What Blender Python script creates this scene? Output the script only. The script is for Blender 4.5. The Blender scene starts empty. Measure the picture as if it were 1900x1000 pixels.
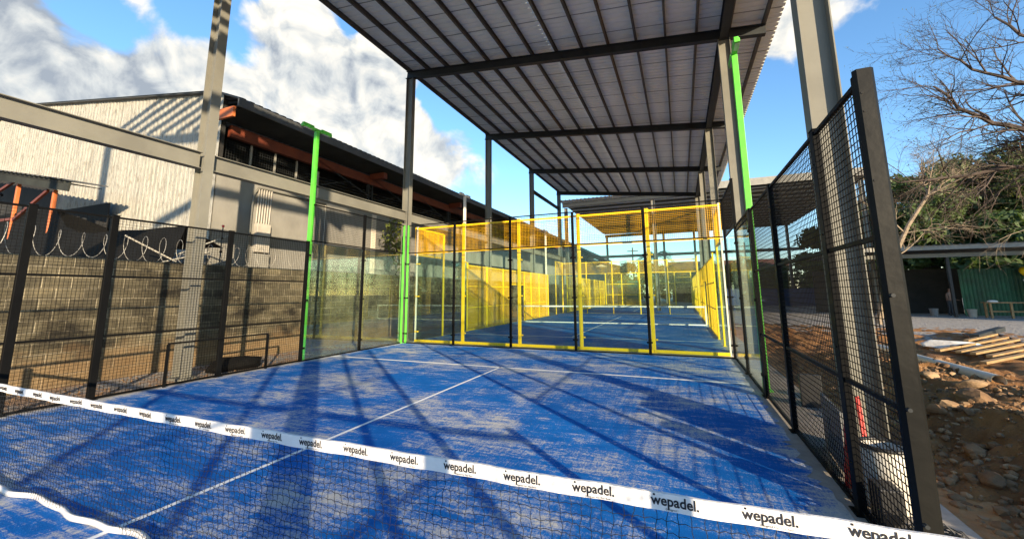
import bpy, bmesh, math, random
from mathutils import Vector, Matrix
random.seed(7)
scene = bpy.context.scene
C = scene.collection
R_ = math.radians

# ------------------------------------------------------------------ camera
YAW, PITCH, ROLL = -0.3896, 0.1521, -0.0077
fw = Vector((math.sin(YAW)*math.cos(PITCH), math.cos(YAW)*math.cos(PITCH), math.sin(PITCH)))
rt = Vector((math.cos(YAW), -math.sin(YAW), 0)); up = rt.cross(fw)
rt2 = rt*math.cos(ROLL) + up*math.sin(ROLL); up2 = -rt*math.sin(ROLL) + up*math.cos(ROLL)
cd = bpy.data.cameras.new('camera'); cam = bpy.data.objects.new('camera', cd); C.objects.link(cam)
cam.matrix_world = Matrix(((rt2.x, up2.x, -fw.x, 8.8576), (rt2.y, up2.y, -fw.y, -1.6721), (rt2.z, up2.z, -fw.z, 1.6518), (0, 0, 0, 1)))
cd.sensor_width = 36; cd.lens = 754.15/1900*36; cd.shift_y = -72.7/1900
cd.clip_start = 0.05; cd.clip_end = 2000
scene.camera = cam

# ------------------------------------------------------------------ light
SUN_EL = R_(11.9); SUN_AZ = math.atan2(0.73, -0.684)          # clockwise from +Y
sd = Vector((math.sin(SUN_AZ)*math.cos(SUN_EL), math.cos(SUN_AZ)*math.cos(SUN_EL), math.sin(SUN_EL)))
sl = bpy.data.lights.new('sun', 'SUN'); sl.energy = 4.3; sl.angle = R_(0.55); sl.color = (1.0, 0.80, 0.54)
so = bpy.data.objects.new('sun', sl); C.objects.link(so); so.rotation_euler = sd.to_track_quat('Z', 'Y').to_euler()
scene.view_settings.view_transform = 'Standard'; scene.view_settings.look = 'None'
scene.view_settings.exposure = 1.44; scene.view_settings.gamma = 1.0

def ray(u, v):
    """direction of a point of the 1900x1000 photograph (used for where clouds sit in the sky)"""
    return (rt2*((u-950)/754.15) - up2*((v-427.3)/754.15) + fw).normalized()

w = bpy.data.worlds.new('World'); scene.world = w; w.use_nodes = True
nt = w.node_tree; N = nt.nodes; L = nt.links
for n in list(N): N.remove(n)
def nd(t, **k):
    n = N.new(t)
    for a, b in k.items(): setattr(n, a, b)
    return n
def mth(op, a, b=None, c=None, clamp=False):
    n = N.new('ShaderNodeMath'); n.operation = op; n.use_clamp = clamp
    for i, x in enumerate((a, b, c)):
        if x is None: continue
        if isinstance(x, (int, float)): n.inputs[i].default_value = x
        else: L.new(x, n.inputs[i])
    return n.outputs[0]
sky = nd('ShaderNodeTexSky', sky_type='NISHITA', sun_disc=False)
sky.sun_elevation = SUN_EL; sky.sun_rotation = SUN_AZ; sky.air_density = 1.0; sky.dust_density = 0.15; sky.ozone_density = 3.0
tc = nd('ShaderNodeTexCoord'); D = tc.outputs['Generated']
def cloud_noise(vec):
    a = nd('ShaderNodeTexNoise'); a.inputs['Scale'].default_value = 5.0; a.inputs['Detail'].default_value = 3; a.inputs['Roughness'].default_value = 0.5; L.new(vec, a.inputs['Vector'])
    c = nd('ShaderNodeTexNoise'); c.inputs['Scale'].default_value = 10.5; c.inputs['Detail'].default_value = 7; c.inputs['Roughness'].default_value = 0.56; c.inputs['Distortion'].default_value = 0.4; L.new(vec, c.inputs['Vector'])
    # billows: folded noise gives rounded tops and sharp creases
    f = mth('ABSOLUTE', mth('SUBTRACT', c.outputs['Fac'], 0.5))
    return mth('ADD', mth('MULTIPLY', a.outputs['Fac'], 0.8), mth('MULTIPLY', mth('SUBTRACT', 0.5, f), 0.62))
def blobs(lst, vec):
    tot = None
    for (u, v, r, wt) in lst:
        d = ray(u, v)
        n = nd('ShaderNodeVectorMath', operation='DOT_PRODUCT'); L.new(vec, n.inputs[0]); n.inputs[1].default_value = d
        k = 1/(r/754.15)**2
        e = mth('EXPONENT', mth('MULTIPLY', mth('SUBTRACT', n.outputs['Value'], 1.0), 2*k))
        e = mth('MULTIPLY', e, wt)
        tot = e if tot is None else mth('ADD', tot, e)
    return tot
CL = [(310,105,75,.55),(240,150,80,.4),(380,150,60,.4),(330,55,45,.3),(120,140,110,.5),(20,130,90,.4),(30,10,80,.55),(60,60,50,.3),(110,60,50,.25),(230,60,40,.15),
      (480,40,60,.5),(540,120,80,.55),(580,30,50,.4),(640,190,80,.5),(700,120,50,.6),(735,180,50,.55),(690,60,25,.3),(620,270,100,.5),(700,260,70,.4),(780,300,60,.45),(790,225,30,.35),(850,330,60,.4),(930,330,45,.42),(880,260,45,.35),(960,360,30,.2),(740,350,80,.45),
      (1435,35,50,.32),(1480,0,50,.22),(1590,-10,55,.27),(1400,-60,100,.22),(1330,30,70,.2),(-150,100,150,.4),(300,330,120,.4),(100,300,140,.4),
      (385,20,50,-.60),(325,0,32,-.45),(185,12,50,-.55),(150,0,30,-.3),(225,45,25,-.25),(650,50,22,-.6),(660,105,15,-.3),(835,185,40,-.6),(770,180,22,-.3),(1000,300,50,-.4),(985,370,50,-.35),(745,240,12,-.2),(440,100,22,-.25)]
def density(vec, nz):
    return mth('ADD', mth('MULTIPLY', mth('SUBTRACT', nz, 0.66), 1.6), mth('SUBTRACT', mth('ADD', mth('MINIMUM', blobs([q for q in CL if q[3] > 0], vec), 0.74), blobs([q for q in CL if q[3] < 0], vec)), 0.30))
n0 = cloud_noise(D); d0 = density(D, n0)
off = nd('ShaderNodeVectorMath', operation='ADD'); L.new(D, off.inputs[0])
off.inputs[1].default_value = (rt2*0.016 + up2*0.024)
n1 = cloud_noise(off.outputs[0])
lit = mth('ADD', mth('MULTIPLY', mth('SUBTRACT', n0, n1), 5.0), 0.78)
dark = blobs([(60,150,110,.45),(150,190,80,.3),(0,80,60,.25),(40,40,50,.2),(690,105,50,.42),(735,150,40,.35),(890,225,45,.32),(800,260,30,.2),(250,190,60,.22),(480,250,80,.15),(860,290,40,.2),(940,300,30,.2)], D)
lit = mth('SUBTRACT', lit, mth('MINIMUM', dark, 0.48), clamp=True)
mr = nd('ShaderNodeMapRange', interpolation_type='SMOOTHSTEP'); L.new(d0, mr.inputs['Value'])
mr.inputs['From Min'].default_value = 0.0; mr.inputs['From Max'].default_value = 0.26
mask = mr.outputs['Result']
sep = nd('ShaderNodeSeparateXYZ'); L.new(D, sep.inputs[0])
mask = mth('MULTIPLY', mask, mth('MULTIPLY', sep.outputs['Z'], 12.0, clamp=True))
mask = mth('MULTIPLY', mask, 0.97)
ramp = nd('ShaderNodeValToRGB'); L.new(lit, ramp.inputs['Fac'])
cr = ramp.color_ramp; cr.elements[0].position = 0.0; cr.elements[0].color = (1.15, 1.28, 1.45, 1)
cr.elements[1].position = 1.0; cr.elements[1].color = (3.3, 3.1, 2.72, 1)
e = cr.elements.new(0.45); e.color = (2.1, 2.17, 2.15, 1)
mx = nd('ShaderNodeMix', data_type='RGBA'); L.new(mask, mx.inputs['Factor'])
hs = nd('ShaderNodeHueSaturation'); hs.inputs['Saturation'].default_value = 1.08; hs.inputs['Value'].default_value = 1.00
L.new(sky.outputs['Color'], hs.inputs['Color'])
L.new(hs.outputs['Color'], mx.inputs['A']); L.new(ramp.outputs['Color'], mx.inputs['B'])
bg = nd('ShaderNodeBackground'); L.new(mx.outputs['Result'], bg.inputs['Color']); bg.inputs['Strength'].default_value = 0.135
wo = nd('ShaderNodeOutputWorld'); L.new(bg.outputs[0], wo.inputs['Surface'])

# ------------------------------------------------------------------ materials
def mat(name, c, c2=None, scale=4.0, rough=0.6, metal=0.0, bump=0.0, bscale=None, stretch=(1, 1, 1), contrast=(0.35, 0.65), detail=6, coat=0.0, spec=0.5):
    m = bpy.data.materials.new(name); m.use_nodes = True
    t = m.node_tree; b = t.nodes['Principled BSDF']
    b.inputs['Roughness'].default_value = rough; b.inputs['Metallic'].default_value = metal
    b.inputs['Specular IOR Level'].default_value = spec
    if c2 is None: c2 = tuple(x*0.72 for x in c)
    tcn = t.nodes.new('ShaderNodeTexCoord'); mp = t.nodes.new('ShaderNodeMapping'); mp.inputs['Scale'].default_value = stretch
    geo = t.nodes.new('ShaderNodeNewGeometry')
    t.links.new(geo.outputs['Position'], mp.inputs['Vector'])
    ns = t.nodes.new('ShaderNodeTexNoise'); ns.inputs['Scale'].default_value = scale; ns.inputs['Detail'].default_value = detail; ns.inputs['Roughness'].default_value = 0.62
    t.links.new(mp.outputs['Vector'], ns.inputs['Vector'])
    r = t.nodes.new('ShaderNodeValToRGB'); t.links.new(ns.outputs['Fac'], r.inputs['Fac'])
    r.color_ramp.elements[0].position = contrast[0]; r.color_ramp.elements[0].color = (*c2, 1)
    r.color_ramp.elements[1].position = contrast[1]; r.color_ramp.elements[1].color = (*c, 1)
    t.links.new(r.outputs['Color'], b.inputs['Base Color'])
    if bump:
        nb = t.nodes.new('ShaderNodeTexNoise'); nb.inputs['Scale'].default_value = bscale or scale*4; nb.inputs['Detail'].default_value = 5
        t.links.new(mp.outputs['Vector'], nb.inputs['Vector'])
        bp = t.nodes.new('ShaderNodeBump'); bp.inputs['Strength'].default_value = min(1, bump); bp.inputs['Distance'].default_value = 0.02 if bump <= 1 else 0.06
        t.links.new(nb.outputs['Fac'], bp.inputs['Height']); t.links.new(bp.outputs['Normal'], b.inputs['Normal'])
    m['_p'] = 1
    return m
MT = {}
MT['steel'] = mat('grey_primer_steel', (.180,.176,.150), (.140,.137,.118), 1.1, .5, spec=.3)
MT['steel_dark'] = mat('dark_steel', (.030,.034,.036), (.02,.022,.024), 1.5, .5, spec=.25)
MT['purlin_rust'] = mat('rust_streaked_purlin', (.13,.095,.06), (.075,.07,.06), 1.2, .6, 0, 0, None, (1, .3, 1), (.42,.58), spec=.3)
MT['purlin'] = mat('purlin_steel', (.11,.105,.09), (.07,.066,.056), 2.0, .5, .0, spec=.3)
MT['black'] = mat('black_powder_coat', (.005,.0052,.0056), (.0035,.0037,.004), 3, .5, 0, .05, 60, spec=.07)
MT['wire'] = mat('black_wire', (.007,.0065,.0065), (.005,.005,.005), 3, .6, spec=.06)
MT['post_olive'] = mat('worn_dark_post', (.0095,.0093,.008), (.004,.0042,.004), 3.2, .46, .0, .1, 14, spec=.16)
MT['green'] = mat('lime_green_paint', (.105,.54,.045), (.06,.34,.028), 3, .42, contrast=(.25,.55), bump=.08, bscale=40)
MT['yellow'] = mat('yellow_paint', (.95,.58,.004), (.72,.40,.006), 3, .45, contrast=(.25,.5), bump=.08, bscale=40)
MT['ywire'] = mat('yellow_wire', (.95,.55,.004), (.85,.46,.004), 3, .5)
MT['whitepaint'] = mat('off_white_paint', (.78,.72,.64), (.62,.56,.5), 3, .5)
MT['tape'] = mat('white_net_tape', (.82,.80,.77), (.72,.70,.68), 7, .75, 0, .25, 24)
MT['ink'] = mat('black_ink', (.012,.012,.018), (.008,.008,.012), 9, .7)
MT['cord'] = mat('black_net_cord', (.006,.008,.011), (.003,.004,.006), 20, .8)
MT['orange'] = mat('red_oxide_paint', (.15,.032,.012), (.09,.018,.008), 2, .6)
MT['orange_bright'] = mat('orange_paint', (.50,.14,.038), (.38,.095,.026), 3, .6)
MT['roofgrey'] = mat('dark_roof_sheet', (.085,.09,.095), (.05,.055,.06), 1.2, .6, 0, .2, 9)
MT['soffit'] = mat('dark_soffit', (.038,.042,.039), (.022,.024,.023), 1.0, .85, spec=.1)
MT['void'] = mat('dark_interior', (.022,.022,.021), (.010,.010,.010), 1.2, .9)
MT['louvre'] = mat('dull_metal_strips', (.10,.10,.095), (.03,.03,.03), 2.4, .6)
MT['rail_wood'] = mat('pale_timber', (.36,.24,.105), (.23,.14,.06), 3, .7, 0, .3, 30, (1, 1, 6))
MT['rust'] = mat('rusty_timber', (.19,.10,.045), (.09,.05,.025), 3, .8)
MT['pvc'] = mat('grey_white_pipe', (.62,.60,.55), (.46,.44,.38), 2.5, .45)
MT['conduit'] = mat('white_conduit', (.42,.39,.34), (.32,.30,.26), 3, .5)
MT['greybox'] = mat('grey_box', (.25,.245,.22), (.19,.185,.165), 3, .6)
MT['rock'] = mat('stone', (.26,.15,.07), (.13,.07,.03), 3.5, .9, 0, .6, 12)
MT['rock2'] = mat('pale_stone', (.38,.25,.135), (.20,.12,.058), 3.5, .9, 0, .6, 12)
MT['boardgrey'] = mat('grey_sheet', (.20,.205,.21), (.15,.155,.16), 2, .6)
MT['red'] = mat('red_paint', (.62,.035,.022), (.48,.025,.018), 4, .5)
MT['white'] = mat('white_plastic', (.62,.59,.52), (.46,.43,.37), 5, .5)
MT['blackplastic'] = mat('black_plastic', (.012,.012,.013), (.02,.02,.02), 5, .5)
MT['greencor'] = mat('green_sheet', (.008,.10,.04), (.005,.045,.02), 1.5, .6)
MT['teal'] = mat('dark_green_sheet', (.03,.13,.09), (.02,.08,.06), 1.5, .6)
MT['bluewall'] = mat('blue_hoarding', (.03,.06,.16), (.02,.04,.1), .8, .7)
MT['house'] = mat('cream_render', (.62,.56,.46), (.5,.44,.36), .8, .8)
MT['tile'] = mat('clay_roof', (.20,.085,.05), (.12,.055,.035), 1.2, .85)
MT['bark'] = mat('brown_bark', (.085,.062,.052), (.04,.03,.026), 5, .9, 0, .5, 30)
MT['barkpale'] = mat('pale_bark', (.30,.235,.165), (.17,.13,.09), 4, .85, 0, .4, 25)
MT['skin'] = mat('skin', (.22,.12,.08), (.2,.11,.075), 8, .6)
MT['shirt'] = mat('dusty_pink_shirt', (.20,.13,.10), (.14,.09,.07), 8, .85)
MT['trousers'] = mat('dark_trousers', (.03,.035,.04), (.02,.022,.03), 8, .9)
MT['hair'] = mat('dark_hair', (.012,.010,.009), None, 8, .8)
MT['tarp'] = mat('black_tarpaulin', (.006,.006,.006), (.009,.009,.009), 2, .8, 0, .5, 5, spec=.1)
MT['cloth'] = mat('white_sheet', (.72,.70,.66), (.55,.53,.5), 3, .7, 0, .5, 9)
MT['razor'] = mat('galvanised_wire', (.34,.33,.30), (.2,.19,.17), 6, .5, .2)
MT['lampglass'] = mat('lamp_lens', (.5,.52,.5), (.4,.42,.4), 6, .2)
MT['hosecoil'] = mat('tangled_wire', (.16,.15,.13), (.06,.055,.05), 6, .6)

def leafmat(name, a, b, scale):
    m = mat(name, a, b, scale, .55, 0, 0, None, (1, 1, 1), (.35, .65), 3, 0, .35)
    p = m.node_tree.nodes['Principled BSDF']
    tr = m.node_tree.nodes.new('ShaderNodeBsdfTranslucent'); ms = m.node_tree.nodes.new('ShaderNodeMixShader'); ms.inputs[0].default_value = .25
    tr.inputs['Color'].default_value = (a[0]*1.6, a[1]*1.6, a[2], 1)
    o = m.node_tree.nodes['Material Output']; m.node_tree.links.new(p.outputs[0], ms.inputs[1]); m.node_tree.links.new(tr.outputs[0], ms.inputs[2]); m.node_tree.links.new(ms.outputs[0], o.inputs['Surface'])
    return m
MT['leaf'] = leafmat('dark_leaves', (.080,.125,.032), (.030,.055,.018), .9)
MT['leaf2'] = leafmat('olive_leaves', (.110,.140,.036), (.042,.062,.020), .9)
MT['leaf3'] = leafmat('bright_leaves', (.16,.18,.03), (.08,.10,.02), 1.5)
MT['frond'] = leafmat('palm_frond', (.11,.12,.05), (.05,.06,.028), 1.5)
MT['twigleaf'] = leafmat('small_leaves', (.10,.12,.05), (.06,.08,.03), 2)

def nodes_of(m): return m.node_tree.nodes, m.node_tree.links, m.node_tree.nodes['Principled BSDF']
def noise(m, scale, detail=5, rough=.6, stretch=(1, 1, 1), dist=0):
    n, l, b = nodes_of(m)
    g = n.new('ShaderNodeNewGeometry'); mp = n.new('ShaderNodeMapping'); mp.inputs['Scale'].default_value = stretch
    l.new(g.outputs['Position'], mp.inputs['Vector'])
    t = n.new('ShaderNodeTexNoise'); t.inputs['Scale'].default_value = scale; t.inputs['Detail'].default_value = detail; t.inputs['Roughness'].default_value = rough; t.inputs['Distortion'].default_value = dist
    l.new(mp.outputs['Vector'], t.inputs['Vector']); return t.outputs['Fac']
def rampn(m, fac, stops):
    n, l, b = nodes_of(m); r = n.new('ShaderNodeValToRGB'); l.new(fac, r.inputs['Fac'])
    while len(r.color_ramp.elements) > 2: r.color_ramp.elements.remove(r.color_ramp.elements[-1])
    for i, (p, c) in enumerate(stops):
        e = r.color_ramp.elements[i] if i < 2 else r.color_ramp.elements.new(p)
        e.position = p; e.color = (*c, 1) if len(c) == 3 else c
    return r.outputs['Color']
def mixn(m, fac, a, b_):
    n, l, b = nodes_of(m); x = n.new('ShaderNodeMix'); x.data_type = 'RGBA'
    for s, v in (('Factor', fac), ('A', a), ('B', b_)):
        if isinstance(v, (int, float)): x.inputs[s].default_value = v
        elif isinstance(v, tuple): x.inputs[s].default_value = (*v, 1)
        else: l.new(v, x.inputs[s])
    return x.outputs['Result']
def mm(m, op, a, b_=None, clamp=False):
    n, l, b = nodes_of(m); x = n.new('ShaderNodeMath'); x.operation = op; x.use_clamp = clamp
    for i, v in enumerate((a, b_)):
        if v is None: continue
        if isinstance(v, (int, float)): x.inputs[i].default_value = v
        else: l.new(v, x.inputs[i])
    return x.outputs[0]
def bumpn(m, h, strength, dist):
    n, l, b = nodes_of(m); x = n.new('ShaderNodeBump'); x.inputs['Strength'].default_value = strength; x.inputs['Distance'].default_value = dist
    l.new(h, x.inputs['Height']); l.new(x.outputs['Normal'], b.inputs['Normal'])
def posxyz(m):
    n, l, b = nodes_of(m); g = n.new('ShaderNodeNewGeometry'); s = n.new('ShaderNodeSeparateXYZ'); l.new(g.outputs['Position'], s.inputs[0]); return s.outputs
def newmat(name, rough=.8):
    m = bpy.data.materials.new(name); m.use_nodes = True; nodes_of(m)[2].inputs['Roughness'].default_value = rough; return m

# blue turf with drifts of pale sand
def turfmat(name, lo, hi, top):
    m = newmat(name, .9); n, l, b = nodes_of(m)
    big = noise(m, .55, 4, .55, (1, 1.25, 1), .6); mid = noise(m, 2.0, 6, .70, (.75, 1.6, 1), .8); fine = noise(m, 34, 4, .75, (1.4, .7, 1)); vf = noise(m, 150, 2, .7)
    st1 = noise(m, 9, 4, .65, (.28, 2.4, 1), .4); st2 = noise(m, 11, 3, .65, (2.2, .22, 1), .5)
    s = mm(m, 'ADD', mm(m, 'MULTIPLY', big, .58), mm(m, 'MULTIPLY', mid, .58)); s = mm(m, 'ADD', s, mm(m, 'MULTIPLY', mm(m, 'SUBTRACT', fine, .5), .34))
    s = mm(m, 'ADD', s, mm(m, 'MULTIPLY', mm(m, 'SUBTRACT', vf, .5), .34)); s = mm(m, 'ADD', s, mm(m, 'MULTIPLY', mm(m, 'SUBTRACT', st1, .5), .44)); s = mm(m, 'ADD', s, mm(m, 'MULTIPLY', mm(m, 'SUBTRACT', st2, .5), .22))
    px = posxyz(m)
    eg = mm(m, 'MAXIMUM', mm(m, 'SUBTRACT', .28, px['X']), mm(m, 'SUBTRACT', px['X'], 9.62)); eg = mm(m, 'MULTIPLY', mm(m, 'MAXIMUM', eg, 0.0), .55)
    s = mm(m, 'ADD', s, eg)
    sand = rampn(m, s, [(lo, (0, 0, 0)), (hi, (top, top, top))])
    blue = rampn(m, mm(m, 'ADD', mm(m, 'MULTIPLY', mid, .5), mm(m, 'MULTIPLY', vf, .5)), [(.32, (.003, .085, .34)), (.66, (.007, .185, .62))])
    sandc = rampn(m, fine, [(.3, (.48, .47, .40)), (.7, (.78, .72, .56))])
    l.new(mixn(m, sand, blue, sandc), b.inputs['Base Color']); bumpn(m, vf, .7, .008); b.inputs['Specular IOR Level'].default_value = .1
    return m
MT['turf'] = turfmat('blue_turf', .562, .735, .80)
MT['turf_clean'] = turfmat('cleaner_blue_turf', .60, .80, .6)
# white lines, dusty
m = MT['line'] = newmat('white_line', .9); n, l, b = nodes_of(m)
l.new(rampn(m, noise(m, 14, 5, .7), [(.25, (.6, .62, .66)), (.5, (.88, .88, .86))]), b.inputs['Base Color'])
# concrete slab
m = MT['concrete'] = newmat('concrete_slab', .85); n, l, b = nodes_of(m)
l.new(mixn(m, rampn(m, noise(m, 5, 6, .7), [(.35, (0, 0, 0)), (.7, (1, 1, 1))]), (.27, .24, .205), (.42, .37, .31)), b.inputs['Base Color']); bumpn(m, noise(m, 40), .3, .01)
# ground: brown dirt near the courts, grey gravel further right
m = MT['ground'] = newmat('dirt_and_gravel', .95); n, l, b = nodes_of(m)
p = posxyz(m)
dirt = rampn(m, noise(m, 1.1, 8, .68), [(.32, (.20, .098, .036)), (.5, (.40, .205, .075)), (.72, (.52, .29, .12))])
vor = n.new('ShaderNodeTexVoronoi'); vor.inputs['Scale'].default_value = 11; g = n.new('ShaderNodeNewGeometry'); l.new(g.outputs['Position'], vor.inputs['Vector'])
grav = mixn(m, rampn(m, noise(m, 3, 6, .7), [(.35, (0, 0, 0)), (.65, (1, 1, 1))]), (.17, .155, .14), (.33, .31, .28))
grav = mixn(m, rampn(m, vor.outputs['Color'], [(.2, (0, 0, 0)), (.8, (1, 1, 1))]), grav, (.36, .33, .29))
edge = mm(m, 'ADD', mm(m, 'MULTIPLY', p['X'], .55), mm(m, 'MULTIPLY', p['Y'], .8)); edge = mm(m, 'ADD', edge, mm(m, 'MULTIPLY', noise(m, .35, 5, .6), 9.0))
isg = mm(m, 'MULTIPLY', mm(m, 'SUBTRACT', edge, 26.2), .8, clamp=True)
left = mm(m, 'MULTIPLY', mm(m, 'SUBTRACT', 1.0, p['X']), .6, clamp=True)
isg = mm(m, 'MAXIMUM', isg, mm(m, 'MULTIPLY', left, mm(m, 'MULTIPLY', mm(m, 'SUBTRACT', noise(m, .9, 5), .30), 4, clamp=True)))
l.new(mixn(m, isg, dirt, grav), b.inputs['Base Color'])
bumpn(m, mm(m, 'ADD', noise(m, 9, 8, .7), mm(m, 'MULTIPLY', vor.outputs['Distance'], .7)), .9, .05)
# dirt mound
m = MT['mound'] = newmat('brown_dirt', .97); n, l, b = nodes_of(m)
l.new(rampn(m, noise(m, 1.6, 9, .7), [(.3, (.15, .062, .018)), (.5, (.33, .150, .045)), (.72, (.55, .28, .09))]), b.inputs['Base Color']); bumpn(m, mm(m, 'ADD', noise(m, 14, 9, .75), mm(m, 'MULTIPLY', noise(m, 60, 5, .8), .5)), 1, .07)
# concrete block wall
m = MT['blocks'] = newmat('weathered_blocks', .95); n, l, b = nodes_of(m)
g = n.new('ShaderNodeNewGeometry'); sx = n.new('ShaderNodeSeparateXYZ'); l.new(g.outputs['Position'], sx.inputs[0]); cx = n.new('ShaderNodeCombineXYZ'); l.new(sx.outputs['Y'], cx.inputs['X']); l.new(sx.outputs['Z'], cx.inputs['Y'])
br = n.new('ShaderNodeTexBrick'); l.new(cx.outputs[0], br.inputs['Vector']); br.inputs['Scale'].default_value = 1; br.inputs['Brick Width'].default_value = .4; br.inputs['Row Height'].default_value = .2; br.inputs['Mortar Size'].default_value = .013; br.inputs['Mortar Smooth'].default_value = .5
br.inputs['Color1'].default_value = (.185, .165, .118, 1); br.inputs['Color2'].default_value = (.095, .086, .064, 1); br.inputs['Mortar'].default_value = (.34, .31, .245, 1)
st = rampn(m, noise(m, 1.3, 8, .72, (1, .6, 1.3)), [(.38, (.13, .12, .10)), (.48, (.62, .59, .5)), (.58, (1.0, .96, .84)), (.76, (1.5, 1.38, 1.1))])
mu = n.new('ShaderNodeMix'); mu.data_type = 'RGBA'; mu.blend_type = 'MULTIPLY'; mu.inputs['Factor'].default_value = 1; l.new(br.outputs['Color'], mu.inputs['A']); l.new(st, mu.inputs['B'])
low = mm(m, 'MULTIPLY', mm(m, 'SUBTRACT', .75, mm(m, 'ADD', sx.outputs['Z'], mm(m, 'MULTIPLY', mm(m, 'SUBTRACT', noise(m, 2.5), .5), 1.0))), 2.2, clamp=True)
l.new(mixn(m, mm(m, 'MULTIPLY', low, .6), mu.outputs['Result'], (.27, .165, .075)), b.inputs['Base Color'])
bumpn(m, mm(m, 'ADD', mm(m, 'MULTIPLY', br.outputs['Fac'], -1.0), mm(m, 'MULTIPLY', noise(m, 22, 8, .75), .7)), 1, .035)
# flaking cream paint on corrugated gable
m = MT['cream'] = newmat('flaking_cream_sheet', .85); n, l, b = nodes_of(m)
f1 = noise(m, 1.5, 9, .74, (2.6, 1, .45), .7); f2 = noise(m, 5, 8, .7, (2.5, 1, .8))
cc = rampn(m, f1, [(.32, (.19, .18, .155)), (.46, (.335, .325, .285)), (.7, (.41, .40, .35))])
l.new(mixn(m, rampn(m, f2, [(.52, (0, 0, 0)), (.68, (.85, .85, .85))]), cc, (.16, .14, .105)), b.inputs['Base Color'])
bumpn(m, mm(m, 'ADD', f2, f1), .9, .06)
# grey rendered wall
m = MT['render'] = newmat('grey_render', .9); n, l, b = nodes_of(m)
l.new(rampn(m, noise(m, .9, 8, .65, (1, 1, .6)), [(.3, (.15, .145, .13)), (.55, (.205, .20, .18)), (.75, (.24, .23, .205))]), b.inputs['Base Color']); bumpn(m, noise(m, 18, 5), .25, .01)
# roof sheet underside: pale galvanised
m = MT['sheet'] = newmat('galvanised_sheet', .45); n, l, b = nodes_of(m)
l.new(rampn(m, noise(m, .7, 6, .6, (1, .4, 1)), [(.3, (.70, .755, .73)), (.7, (.86, .90, .87))]), b.inputs['Base Color']); b.inputs['Metallic'].default_value = .0
# glass
def glassmat(name, tint, refl=1.0, dust=.03):
    m = bpy.data.materials.new(name); m.use_nodes = True; n = m.node_tree.nodes; l = m.node_tree.links
    n.remove(n['Principled BSDF']); o = n['Material Output']
    tr = n.new('ShaderNodeBsdfTransparent'); tr.inputs['Color'].default_value = (*tint, 1)
    gl = n.new('ShaderNodeBsdfGlossy'); gl.inputs['Roughness'].default_value = .015; gl.inputs['Color'].default_value = (1, 1, 1, 1)
    fr = n.new('ShaderNodeFresnel'); fr.inputs['IOR'].default_value = 1.5
    a = n.new('ShaderNodeMath'); a.operation = 'MULTIPLY'; a.inputs[1].default_value = refl; l.new(fr.outputs[0], a.inputs[0])
    m1 = n.new('ShaderNodeMixShader'); l.new(a.outputs[0], m1.inputs[0]); l.new(tr.outputs[0], m1.inputs[1]); l.new(gl.outputs[0], m1.inputs[2])
    df = n.new('ShaderNodeBsdfDiffuse'); df.inputs['Color'].default_value = (.7, .68, .6, 1)
    g = n.new('ShaderNodeNewGeometry'); ns = n.new('ShaderNodeTexNoise'); ns.inputs['Scale'].default_value = 2.2; ns.inputs['Detail'].default_value = 7; l.new(g.outputs['Position'], ns.inputs['Vector'])
    r = n.new('ShaderNodeMapRange'); r.inputs['From Min'].default_value = .3; r.inputs['From Max'].default_value = .75; r.inputs['To Min'].default_value = dust*.4; r.inputs['To Max'].default_value = dust*2; l.new(ns.outputs['Fac'], r.inputs['Value'])
    m2 = n.new('ShaderNodeMixShader'); l.new(r.outputs[0], m2.inputs[0]); l.new(m1.outputs[0], m2.inputs[1]); l.new(df.outputs[0], m2.inputs[2]); l.new(m2.outputs[0], o.inputs['Surface'])
    return m
MT['glass'] = glassmat('clear_glass', (.88, .945, .90), .30, .006)
MT['glass2'] = glassmat('greenish_glass', (.90, .97, .955), .28, .003)

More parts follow.
